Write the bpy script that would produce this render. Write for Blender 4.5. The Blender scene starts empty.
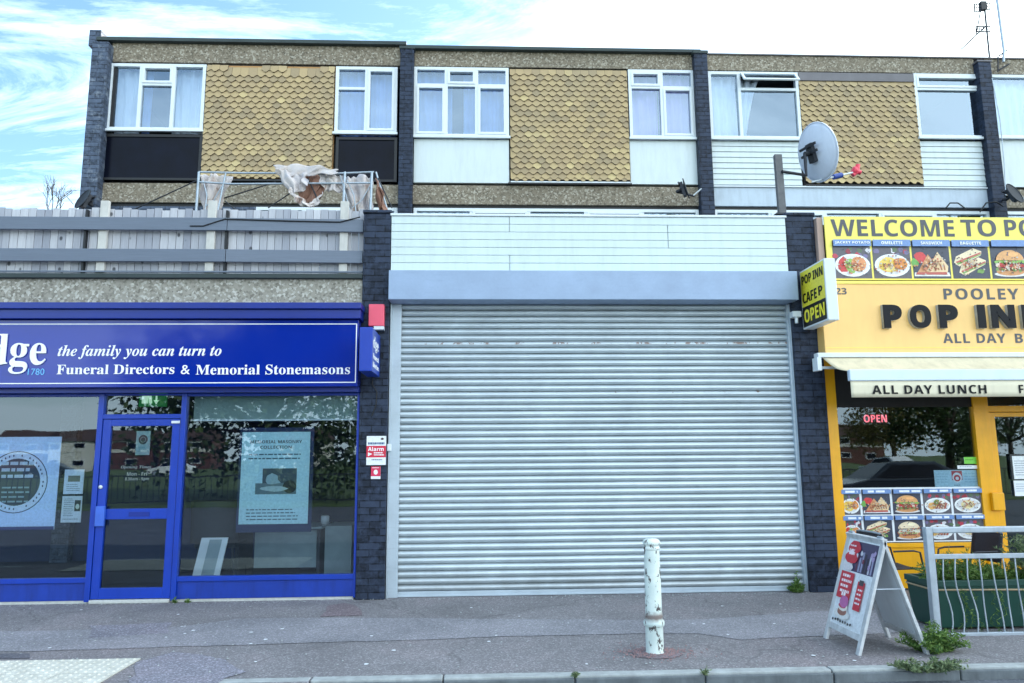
import bpy, bmesh, math, random
import numpy as np
from mathutils import Vector, Matrix
random.seed(7)
rad = math.radians
sc = bpy.context.scene
COL = sc.collection
H = 1.5; F = 750.0
PIT, ROL, YAW = rad(8.85221), rad(-0.47237), rad(2.49309)
# ---------------------------------------------------------------- camera frame
fw = Vector((math.sin(YAW)*math.cos(PIT), math.cos(YAW)*math.cos(PIT), math.sin(PIT)))
r0 = Vector((math.cos(YAW), -math.sin(YAW), 0)); u0 = r0.cross(fw)
rt = r0*math.cos(ROL) + u0*math.sin(ROL); up = rt.cross(fw)
def at(px, py, Y):
    d = fw*F + rt*(px-512) + up*(341.5-py); d = d/d.y
    return Vector((d.x*Y, Y, H+d.z*Y))
def gnd(px, py, z=0.0):
    d = fw*F + rt*(px-512) + up*(341.5-py); s = (z-H)/d.z
    return Vector((d.x*s, d.y*s, z))
def rect(x0, y0, x1, y1, Y):
    ym, xm = (y0+y1)/2, (x0+x1)/2
    return at(x0, ym, Y).x, at(x1, ym, Y).x, at(xm, y1, Y).z, at(xm, y0, Y).z
cd = bpy.data.cameras.new("camera"); cam = bpy.data.objects.new("camera", cd); COL.objects.link(cam)
cd.sensor_width = 36; cd.lens = F/1024*36; cd.clip_start = .05; cd.clip_end = 2000
cam.matrix_world = Matrix(((rt.x, up.x, -fw.x, 0), (rt.y, up.y, -fw.y, 0), (rt.z, up.z, -fw.z, H), (0, 0, 0, 1)))
sc.camera = cam

# ---------------------------------------------------------------- materials
def lin(c):
    c = c/255.0
    return c/12.92 if c <= .04045 else ((c+.055)/1.055)**2.4
def S(r, g, b): return (lin(r), lin(g), lin(b), 1)
class NT:
    def __init__(s, name):
        s.m = bpy.data.materials.new(name); s.m.use_nodes = True; s.t = s.m.node_tree
        s.b = s.t.nodes['Principled BSDF']; s.o = s.t.nodes['Material Output']
    def n(s, typ, **k):
        n = s.t.nodes.new(typ)
        for a, b in k.items():
            if a[0] == '_': n.inputs[a[1:]].default_value = b
            elif a[0] == 'i' and a[1:].isdigit(): n.inputs[int(a[1:])].default_value = b
            else: setattr(n, a, b)
        return n
    def l(s, a, b): s.t.links.new(a, b)
    def coord(s, scale=(1, 1, 1)):
        tc = s.n('ShaderNodeTexCoord'); mp = s.n('ShaderNodeMapping'); mp.inputs['Scale'].default_value = scale
        s.l(tc.outputs['Object'], mp.inputs['Vector']); return mp.outputs['Vector']
    def noise(s, v, scale, detail=4, rough=.6):
        n = s.n('ShaderNodeTexNoise'); n.inputs['Scale'].default_value = scale
        n.inputs['Detail'].default_value = detail; n.inputs['Roughness'].default_value = rough
        if v: s.l(v, n.inputs['Vector'])
        return n.outputs['Fac']
    def ramp(s, f, stops):
        r = s.n('ShaderNodeValToRGB'); e = r.color_ramp.elements
        while len(e) < len(stops): e.new(.5)
        for i, (p, c) in enumerate(stops): e[i].position = p; e[i].color = c if len(c) == 4 else (*c, 1)
        s.l(f, r.inputs['Fac']); return r.outputs['Color']
    def mix(s, f, a, b, blend='MIX'):
        m = s.n('ShaderNodeMix', data_type='RGBA', blend_type=blend)
        for inp, v in ((m.inputs['Factor'], f), (m.inputs[6], a), (m.inputs[7], b)):
            if isinstance(v, (int, float, tuple)): inp.default_value = v
            else: s.l(v, inp)
        return m.outputs[2]
    def math(s, op, a, b=0.0, c=None):
        m = s.n('ShaderNodeMath', operation=op)
        for i, v in enumerate((a, b, c)):
            if v is None: continue
            if isinstance(v, (int, float)): m.inputs[i].default_value = v
            else: s.l(v, m.inputs[i])
        return m.outputs[0]
    def bump(s, h, strength=.5, dist=.01):
        b = s.n('ShaderNodeBump'); b.inputs['Strength'].default_value = strength; b.inputs['Distance'].default_value = dist
        s.l(h, b.inputs['Height']); s.l(b.outputs['Normal'], s.b.inputs['Normal'])
    def fin(s, col=None, rough=.6, metal=0.0, spec=None):
        if col is not None:
            if isinstance(col, tuple): s.b.inputs['Base Color'].default_value = col
            else: s.l(col, s.b.inputs['Base Color'])
        if isinstance(rough, (int, float)): s.b.inputs['Roughness'].default_value = rough
        else: s.l(rough, s.b.inputs['Roughness'])
        s.b.inputs['Metallic'].default_value = metal
        if spec is not None: s.b.inputs['Specular IOR Level'].default_value = spec
        return s.m
def scl(c, k): return (min(c[0]*k, 1), min(c[1]*k, 1), min(c[2]*k, 1), 1)
def simple(name, c, rough=.5, metal=0.0, var=.12, nscale=6, bump=0.0, bscale=80, dirt=0.0):
    t = NT(name); v = t.coord()
    n = t.noise(v, nscale, 5)
    col = t.ramp(n, [(.25, scl(c, 1-var)), (.75, scl(c, 1+var))])
    if dirt > 0:
        st = t.noise(t.coord((3, 3, .5)), 4, 6, .7)
        f = t.math('MULTIPLY', t.ramp(st, [(.45, (0, 0, 0)), (.75, (1, 1, 1))]), dirt)
        col = t.mix(f, col, scl(c, .45))
    if bump > 0: t.bump(t.noise(v, bscale, 3), bump, .004)
    return t.fin(col, rough, metal)
def boxuv(t, sx=1.0):
    """brick coordinates: along the wall, up the wall"""
    tc = t.n('ShaderNodeTexCoord'); sp = t.n('ShaderNodeSeparateXYZ'); t.l(tc.outputs['Object'], sp.inputs[0])
    cb = t.n('ShaderNodeCombineXYZ'); t.l(t.math('ADD', sp.outputs[0], sp.outputs[1]), cb.inputs[0]); t.l(sp.outputs[2], cb.inputs[1])
    return cb.outputs[0]
def brick(name, c, mort, wear=None, wearamt=.0):
    t = NT(name); v = boxuv(t)
    b = t.n('ShaderNodeTexBrick'); t.l(v, b.inputs['Vector'])
    b.inputs['Scale'].default_value = 1; b.inputs['Brick Width'].default_value = .225; b.inputs['Row Height'].default_value = .075
    b.inputs['Mortar Size'].default_value = .006; b.inputs['Mortar Smooth'].default_value = .3; b.inputs['Bias'].default_value = 0
    b.inputs['Color1'].default_value = scl(c, .55); b.inputs['Color2'].default_value = scl(c, 2.0); b.inputs['Mortar'].default_value = mort
    o = t.coord(); n = t.noise(o, 14, 6, .7)
    col = t.mix(t.ramp(n, [(.42, (0, 0, 0)), (.72, (1, 1, 1))]), b.outputs['Color'], scl(c, 2.6))
    if wearamt:
        w = t.ramp(t.noise(o, 5, 8, .75), [(1-wearamt-.05, (0, 0, 0)), (1-wearamt+.05, (1, 1, 1))])
        col = t.mix(w, col, wear)
    hgt = t.math('ADD', t.math('MULTIPLY', b.outputs['Fac'], -1.0), t.math('MULTIPLY', t.noise(o, 60, 4), .35))
    t.bump(hgt, 1.0, .014)
    return t.fin(col, .5, 0, .2)
def pebble(name, base, light, dark):
    t = NT(name); v = t.coord()
    vo = t.n('ShaderNodeTexVoronoi'); vo.inputs['Scale'].default_value = 42; t.l(v, vo.inputs['Vector'])
    sp = t.n('ShaderNodeSeparateColor'); t.l(vo.outputs['Color'], sp.inputs[0])
    c = t.ramp(sp.outputs[0], [(0, dark), (.35, base), (.7, base), (1, light)])
    c = t.mix(t.math('MULTIPLY', t.noise(v, 1.3, 6, .7), .55), c, scl(base, .45))
    t.bump(vo.outputs['Distance'], -.8, .012)
    return t.fin(c, .85)
M = {}
M['brick'] = brick('dark_painted_brick', S(33, 40, 54), S(13, 17, 25), S(150, 155, 165), .22)
M['brick_worn'] = brick('worn_painted_brick', S(58, 66, 80), S(36, 40, 50), S(120, 128, 140), .42)
M['pebble'] = pebble('pebbledash', S(140, 128, 110), S(196, 188, 172), S(92, 84, 72))
M['pebble_light'] = pebble('pebbledash_pale', S(166, 160, 146), S(216, 212, 200), S(118, 112, 100))
M['white'] = simple('white_plastic', S(216, 222, 226), .35, 0, .03, 3, 0, 80, .10)
M['white_panel'] = simple('white_panel', S(206, 215, 216), .4, 0, .03, 2, 0, 80, .22)
M['beam_paint'] = simple('grey_painted_concrete', S(186, 198, 210), .6, 0, .10, 3, .4, 40, .35)
M['black_panel'] = simple('black_gloss_panel', S(8, 12, 26), .22, 0, .5, 3, .0, 80)
M['black_panel'].node_tree.nodes['Principled BSDF'].inputs['Specular IOR Level'].default_value = .12
M['black'] = simple('black_trim', S(20, 21, 25), .5)
M['dark'] = simple('dark_interior', S(38, 36, 36), .8, 0, .2)
M['roof_felt'] = simple('dark_green_roof_edge', S(52, 62, 62), .7, 0, .2, 4, .3)
M['lead'] = simple('lead_flashing', S(104, 100, 104), .55, 0, .15, 5, .2, 20)
M['under'] = simple('bare_orange_board', S(176, 132, 84), .8, 0, .15)
M['interior_wall'] = simple('interior_wall_paint', S(66, 78, 86), .8, 0, .06)
M['interior_blue'] = simple('interior_dark_blue', S(32, 44, 82), .8, 0, .1)
M['carpet'] = simple('interior_floor', S(22, 32, 50), .9, 0, .15)
M['pvc'] = simple('white_cladding', S(206, 219, 219), .38, 0, .03, 2, 0, 80, .18)
M['galv'] = None
M['blue'] = simple('blue_paint', S(16, 58, 166), .3, 0, .10, 3, .05, 60, .25)
M['blue_sign'] = simple('blue_gloss_sign', S(6, 40, 146), .07, 0, .04, 2)
M['blue_dark'] = simple('dark_blue_paint', S(10, 40, 132), .35, 0, .1, 3)
M['blue_pale'] = simple('worn_pale_blue', S(60, 100, 196), .4)
M['blue_riser'] = simple('scuffed_blue_paint', S(14, 54, 154), .4, 0, .16, 4, .08, 40, .55)
M['letter_white'] = simple('white_lettering', S(245, 245, 245), .4, 0, .02)
M['letter_cyan'] = simple('pale_blue_lettering', S(110, 180, 230), .4, 0, .02)
M['letter_black'] = simple('black_lettering', S(22, 23, 28), .35, 0, .05)
M['letter_grey'] = simple('charcoal_lettering', S(72, 74, 82), .4, 0, .05)  # sign letters greyed to carry haze and overexposure in the colour
M['letter_black'].node_tree.nodes['Principled BSDF'].inputs['Specular IOR Level'].default_value = .15
M['letter_yellow'] = simple('yellow_lettering', S(250, 232, 60), .4, 0, .03)
M['yellow_sign'] = simple('pale_yellow_sign', S(244, 196, 120), .4, 0, .05, 1.5, .0, 80, .12)  # sign and banner yellows lightened to paint in overexposed haze
M['yellow_banner'] = simple('bright_yellow_banner', S(244, 228, 106), .45, 0, .04, 2, .15, 6)
M['yellow_paint'] = simple('yellow_paint', S(240, 170, 14), .35, 0, .08, 4, .05, 60, .25)
M['tan_board'] = simple('faded_pinkish_board', S(176, 150, 138), .7, 0, .12, 4)
M['steel'] = simple('galvanised_tube', S(170, 180, 190), .45, .5, .15, 12, .1, 60, .3)
M['dark_steel'] = simple('dark_metal', S(52, 54, 60), .5, .5, .2, 10)
M['dish_grey'] = simple('pale_grey_dish', S(212, 218, 232), .4, 0, .06, 6, 0, 80, .15)
M['dish_dark'] = simple('dark_mesh_dish', S(34, 38, 46), .6, 0, .2)
M['post_wood'] = simple('weathered_post_wood', S(104, 104, 106), .85, 0, .25, 16, .5, 60)
M['red'] = simple('red_plastic', S(232, 70, 92), .4, 0, .06)
M['pink_red'] = simple('sun_faded_red', S(236, 88, 112), .4, 0, .06)
M['blue_tape'] = simple('blue_tape', S(40, 70, 150), .5)
M['awning'] = simple('cream_awning_fabric', S(212, 198, 168), .8, 0, .10, 7, .3, 8, .35)
M['valance'] = simple('cream_valance_fabric', S(226, 216, 190), .8, 0, .06, 5, .2, 8, .15)
M['awning_bar'] = simple('pale_grey_awning_bar', S(205, 218, 232), .35, .1, .05)
M['green_plastic'] = simple('dark_green_planter', S(10, 62, 52), .45, 0, .12, 6)
M['rope'] = simple('tan_rope', S(170, 150, 120), .8)
M['soil'] = simple('soil', S(50, 40, 32), .95)
M['rattan'] = simple('dark_woven_seat', S(44, 38, 44), .6, 0, .3, 60, .6, 90)
M['leather'] = simple('dark_chair_fabric', S(36, 42, 52), .6, 0, .2)
M['faint'] = simple('faint_glass_lettering', S(112, 124, 128), .6)
M['red_crumb'] = simple('reddish_crumbs', S(136, 108, 108), .9, 0, .3, 40)
M['desk'] = simple('pale_desk_laminate', S(150, 165, 170), .5)
M['paper'] = simple('white_paper', S(228, 232, 236), .6, 0, .03)
M['aboard_back'] = simple('white_board_back', S(205, 212, 218), .5, 0, .06, 3, 0, 80, .2)
M['aboard_wood'] = simple('worn_white_wood', S(196, 198, 200), .6, 0, .2, 14, .3, 50, .6)
M['kerb_face'] = simple('grimy_kerb_face', S(104, 110, 114), .9, 0, .25, 9, .6, 60, .5)
M['kerb'] = simple('kerb_concrete', S(160, 164, 164), .85, 0, .22, 9, .6, 60, .45)
M['threshold'] = simple('aluminium_threshold', S(205, 205, 200), .4, .3, .15, 20)
M['car_paint_dark'] = simple('dark_car_paint', S(40, 48, 60), .15, .2, .05)
M['car_paint_white'] = simple('white_car_paint', S(225, 228, 230), .2, 0, .02)
M['tyre'] = simple('tyre_rubber', S(24, 24, 25), .8)
M['house_brick'] = brick('red_house_brick', S(74, 46, 40), S(150, 140, 130))
M['house_roof'] = simple('house_roof_tiles', S(78, 58, 52), .8, 0, .2, 3)
M['house_white'] = simple('house_render', S(200, 198, 190), .8, 0, .06)
M['bark'] = simple('bark', S(72, 60, 50), .9, 0, .3, 12, .6, 30)
M['neon'] = None

def mk_galv(name, base, streak, rustamt, metal=.35, rough=.42, light=None, bands=()):
    t = NT(name); v = t.coord()
    c = t.ramp(t.noise(v, 2.2, 5), [(.3, scl(base, .88)), (.7, scl(base, 1.1))])
    sp = t.noise(t.coord((1, 1, 1)), 45, 3); c = t.mix(t.math('MULTIPLY', sp, .25), c, scl(base, .6))
    st = t.ramp(t.noise(t.coord((1.2, 1, 9)), 3, 6, .75), [(.55, (0, 0, 0)), (.8, (1, 1, 1))])
    c = t.mix(t.math('MULTIPLY', st, .45), c, streak)
    if rustamt:
        r = t.ramp(t.noise(t.coord((3, 1, 22)), 2.6, 6, .7), [(.70-rustamt, (0, 0, 0)), (.76-rustamt, (1, 1, 1))])
        c = t.mix(t.math('MULTIPLY', r, .75), c, S(112, 76, 56))
    for k, zb in enumerate(bands):      # rows of rusty rub marks along single laths
        tc = t.n('ShaderNodeTexCoord'); sp = t.n('ShaderNodeSeparateXYZ'); t.l(tc.outputs['Object'], sp.inputs[0])
        inb = t.math('LESS_THAN', t.math('ABSOLUTE', t.math('SUBTRACT', sp.outputs[2], zb)), .013)
        ns = t.ramp(t.noise(t.coord((3.2, .1, 2+k)), 2.4, 4, .7), [(.52+.06*k, (0, 0, 0)), (.58+.06*k, (1, 1, 1))])
        c = t.mix(t.math('MULTIPLY', t.math('MULTIPLY', ns, inb), .8), c, S(120, 84, 66))
    tcl = t.n('ShaderNodeTexCoord'); spl = t.n('ShaderNodeSeparateXYZ'); t.l(tcl.outputs['Object'], spl.inputs[0])
    lowd = t.ramp(t.math('ADD', spl.outputs[2], t.math('MULTIPLY', t.noise(v, 6, 5), .35)), [(.2, (.5, .5, .5)), (.5, (0, 0, 0))])
    if bands: c = t.mix(lowd, c, S(128, 126, 122))
    t.bump(t.noise(v, 30, 4), .12, .004)
    return t.fin(c, rough, metal)
M['shutter'] = mk_galv('galvanised_shutter', S(200, 211, 217), S(140, 150, 157), .035, .42, .42, bands=(at(590, 343, 8.6).z, at(590, 392, 8.6).z))
M['galv'] = mk_galv('galvanised_steel', S(186, 198, 208), S(140, 150, 160), 0, .3, .4)
M['shutter_box'] = mk_galv('steel_box_cover', S(150, 168, 194), S(124, 142, 168), 0, .25, .5)

def glass(name, refl=.12, tint=(.75, .85, .88, 1), wav=.02, wscale=1.2, rc=(.78, .92, 1, 1)):
    t = NT(name); t.t.nodes.remove(t.b)
    tr = t.n('ShaderNodeBsdfTransparent'); tr.inputs[0].default_value = tint
    gl = t.n('ShaderNodeBsdfGlossy'); gl.inputs['Roughness'].default_value = .012; gl.inputs['Color'].default_value = rc
    b = t.n('ShaderNodeBump'); b.inputs['Strength'].default_value = wav; b.inputs['Distance'].default_value = .05
    t.l(t.noise(t.coord(), wscale, 2), b.inputs['Height']); t.l(b.outputs[0], gl.inputs['Normal'])
    lw = t.n('ShaderNodeLayerWeight'); lw.inputs['Blend'].default_value = .25
    f = t.math('MULTIPLY_ADD', lw.outputs['Fresnel'], .9, refl)
    mx = t.n('ShaderNodeMixShader'); t.l(f, mx.inputs[0]); t.l(tr.outputs[0], mx.inputs[1]); t.l(gl.outputs[0], mx.inputs[2])
    t.l(mx.outputs[0], t.o.inputs[0]); return t.m
M['glass'] = glass('shop_glass', .075, (.74, .84, .90, 1))
M['glass_up'] = glass('house_window_glass', .22, (.86, .93, 1, 1), rc=(.68, .84, 1, 1))

def tiles_mat():
    t = NT('clay_hanging_tiles'); g = t.n('ShaderNodeNewGeometry')
    c = t.ramp(g.outputs['Random Per Island'], [(0, S(156, 136, 108)), (.3, S(176, 151, 115)), (.9, S(190, 164, 121)), (1, S(212, 188, 136))])
    v = t.coord(); n = t.noise(v, 1.1, 5)
    c = t.mix(t.ramp(n, [(.45, (0, 0, 0)), (.8, (.5, .5, .5))]), c, S(150, 138, 116))
    n2 = t.noise(v, 40, 4, .7); c = t.mix(t.math('MULTIPLY', n2, .4), c, S(150, 134, 100))
    t.bump(n2, .4, .006); return t.fin(c, .8)
M['tiles'] = tiles_mat()
M['tile_edge'] = simple('shaded_tile_edge', S(70, 60, 46), .9)  # dark side faces paint the shadow line between tile rows

def asphalt(name, base, red, spk=.5, seam=True):
    t = NT(name); v = t.coord()
    c = t.ramp(t.noise(v, 1.1, 7, .65), [(.3, scl(base, .78)), (.7, scl(base, 1.25))])
    rf = t.ramp(t.noise(v, .55, 6, .7), [(.5, (0, 0, 0)), (.72, (1, 1, 1))])
    c = t.mix(t.math('MULTIPLY', rf, red), c, S(118, 84, 88))
    vo = t.n('ShaderNodeTexVoronoi'); vo.inputs['Scale'].default_value = 95; t.l(v, vo.inputs['Vector'])
    s2 = t.n('ShaderNodeSeparateColor'); t.l(vo.outputs['Color'], s2.inputs[0])
    g = t.ramp(s2.outputs[0], [(0, (.4, .4, .4)), (.75, (1, 1, 1)), (1, (2.2, 2.2, 2.2))])
    c = t.mix(spk, c, g, 'MULTIPLY')
    st = t.ramp(t.noise(v, 9, 5, .7), [(.66, (0, 0, 0)), (.72, (1, 1, 1))]); c = t.mix(t.math('MULTIPLY', st, .3), c, scl(base, 2.2))
    if seam:   # fine cracks
        cr = t.n('ShaderNodeTexVoronoi', feature='DISTANCE_TO_EDGE'); cr.inputs['Scale'].default_value = .55
        wv = t.n('ShaderNodeMix', data_type='VECTOR'); wv.inputs['Factor'].default_value = .25
        nn = t.n('ShaderNodeTexNoise'); nn.inputs['Scale'].default_value = 3; t.l(v, nn.inputs['Vector'])
        t.l(v, wv.inputs[4]); t.l(nn.outputs['Color'], wv.inputs[5]); t.l(wv.outputs[1], cr.inputs['Vector'])
        c = t.mix(t.ramp(cr.outputs['Distance'], [(.0, (.45, .45, .45)), (.006, (0, 0, 0))]), c, scl(base, .3))
    t.bump(t.noise(v, 120, 3), .5, .006)
    return t.fin(c, .9)
M['pavement'] = asphalt('pavement_asphalt', S(124, 121, 124), .25)
M['patch'] = asphalt('pavement_patch_asphalt', S(134, 133, 139), .12, .45, False)
M['patch_red'] = asphalt('reddish_asphalt', S(122, 110, 115), .5, .6, False)
M['patch_dark'] = asphalt('dark_patch_asphalt', S(92, 92, 100), .1, .5, False)
M['patch_pale'] = asphalt('pale_patch_asphalt', S(128, 126, 136), .25, .6, False)
M['road'] = asphalt('road_asphalt', S(86, 90, 98), .05)
def grassmat():
    t = NT('grass'); v = t.coord()
    c = t.ramp(t.noise(v, .4, 8, .7), [(.3, S(58, 78, 34)), (.7, S(92, 112, 54))]); t.bump(t.noise(v, 14, 4), .6, .05)
    return t.fin(c, .9)
M['grass'] = grassmat()
def tact():
    t = NT('tactile_concrete'); v = t.coord()
    c = t.ramp(t.noise(v, 8, 6, .7), [(.3, S(176, 174, 164)), (.7, S(214, 211, 200))]); t.bump(t.noise(v, 90, 3), .4, .004)
    return t.fin(c, .85)
M['tactile'] = tact()
def woodmat(name, a, b, knots=True, horiz=False):
    t = NT(name); g = t.n('ShaderNodeNewGeometry')
    c = t.ramp(g.outputs['Random Per Island'], [(0, a), (1, b)])
    n = t.noise(t.coord((1.5, 22, 26) if horiz else (22, 22, 1.5)), 2, 6, .7); c = t.mix(t.math('MULTIPLY', n, .6), c, scl(a, .5))
    if knots:
        vo = t.n('ShaderNodeTexVoronoi'); vo.inputs['Scale'].default_value = 5.5; t.l(t.coord((1.3, 1, .9)), vo.inputs['Vector'])
        k = t.ramp(vo.outputs['Distance'], [(.10, (.9, .9, .9)), (.17, (0, 0, 0))]); c = t.mix(k, c, scl(a, .18))
    t.bump(n, .3, .004); return t.fin(c, .85)
M['boards'] = woodmat('weathered_fence_boards', S(160, 162, 174), S(220, 218, 222))
M['rails'] = woodmat('weathered_fence_rails', S(112, 122, 138), S(128, 136, 150), False, True)
M['fence_post'] = simple('pale_fence_posts', S(200, 196, 190), .85, 0, .12, 9, .4, 40, .3)
def leafmat(name, a, b, tr=.25):
    t = NT(name); g = t.n('ShaderNodeNewGeometry')
    c = t.ramp(g.outputs['Random Per Island'], [(0, a), (1, b)]); t.fin(c, .6)
    t.b.inputs['Transmission Weight'].default_value = 0
    tl = t.n('ShaderNodeBsdfTranslucent'); t.l(c, tl.inputs[0])
    mx = t.n('ShaderNodeMixShader'); mx.inputs[0].default_value = tr
    t.l(t.b.outputs[0], mx.inputs[1]); t.l(tl.outputs[0], mx.inputs[2]); t.l(mx.outputs[0], t.o.inputs[0]); return t.m
M['leaf'] = leafmat('weed_leaves', S(52, 92, 40), S(122, 150, 72))
M['leaf_olive'] = leafmat('grey_green_weed_leaves', S(72, 96, 66), S(142, 156, 112))
M['leaf_tree'] = leafmat('tree_leaves', S(30, 52, 26), S(78, 98, 46))
M['leaf_gold'] = leafmat('yellowing_tree_leaves', S(86, 84, 40), S(150, 136, 66))
def fabric(name, c, tr=.35, var=.05):
    t = NT(name); n = t.noise(t.coord((1, 1, .3)), 9, 4)
    col = t.ramp(n, [(.3, scl(c, 1-var)), (.7, scl(c, 1+var))]); t.fin(col, .85)
    tl = t.n('ShaderNodeBsdfTranslucent'); t.l(col, tl.inputs[0])
    mx = t.n('ShaderNodeMixShader'); mx.inputs[0].default_value = tr
    t.l(t.b.outputs[0], mx.inputs[1]); t.l(tl.outputs[0], mx.inputs[2]); t.l(mx.outputs[0], t.o.inputs[0]); return t.m
M['curtain'] = fabric('white_curtain', S(230, 238, 246))
M['curtain_blue'] = fabric('pale_blue_curtain', S(128, 162, 220))  # curtain blue, deepened to paint in the sky reflected by the panes
M['curtain_lilac'] = fabric('lilac_curtain', S(194, 172, 228))
M['blind'] = fabric('grey_green_blind', S(150, 170, 165), .2)
def tornmat():
    t = NT('torn_canopy_fabric'); n = t.noise(t.coord(), 5, 6, .7)
    c = t.ramp(n, [(.35, S(184, 180, 186)), (.58, S(206, 194, 188)), (.70, S(140, 104, 90))])
    t.bump(t.noise(t.coord(), 12, 4), .5, .03); return t.fin(c, .85)
M['torn'] = tornmat()
M['torn_brown'] = simple('brown_stained_fabric', S(146, 108, 92), .85, 0, .3, 8, .4, 12)
def print_mat():
    t = NT('printed_artwork'); a = t.n('ShaderNodeAttribute', attribute_name='Col')
    n = t.noise(t.coord(), 38, 4, .7); k = t.ramp(n, [(.3, (.80, .80, .80)), (.7, (1.08, 1.08, 1.08))])
    return t.fin(t.mix(1.0, a.outputs['Color'], k, 'MULTIPLY'), .35)
M['print'] = print_mat()
def emit(name, c, s):
    t = NT(name); t.fin(c, .5); t.b.inputs['Emission Color'].default_value = c; t.b.inputs['Emission Strength'].default_value = s; return t.m
M['lamp'] = emit('ceiling_lamp', (1, .85, .65, 1), 2.0)
M['neon'] = emit('red_led', (1, .16, .2, 1), .35)
M['exit_green'] = emit('green_exit_panel', (.02, .20, .06, 1), .10)
M['exit_white'] = emit('white_exit_symbols', (.6, .9, .65, 1), .18)
def bollardmat():
    t = NT('flaking_white_paint'); v = t.coord()
    c = t.ramp(t.noise(v, 6, 5), [(.3, S(196, 210, 206)), (.7, S(226, 234, 228))])
    f = t.ramp(t.noise(t.coord((1.6, 1.6, .8)), 12, 6, .68), [(.565, (0, 0, 0)), (.60, (1, 1, 1))])
    c = t.mix(f, c, S(74, 66, 66))
    tc = t.n('ShaderNodeTexCoord'); sp = t.n('ShaderNodeSeparateXYZ'); t.l(tc.outputs['Object'], sp.inputs[0])
    d = t.math('ABSOLUTE', t.math('SUBTRACT', sp.outputs[2], .272)); d = t.math('ADD', d, t.math('MULTIPLY', t.noise(v, 22, 4), .05))
    r = t.ramp(d, [(.035, (1, 1, 1)), (.07, (0, 0, 0))]); c = t.mix(t.math('MULTIPLY', r, .85), c, S(104, 78, 72))
    t.bump(f, -.4, .003); return t.fin(c, .6)
M['bollard'] = bollardmat()
for k in ('carpaint',): pass

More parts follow.
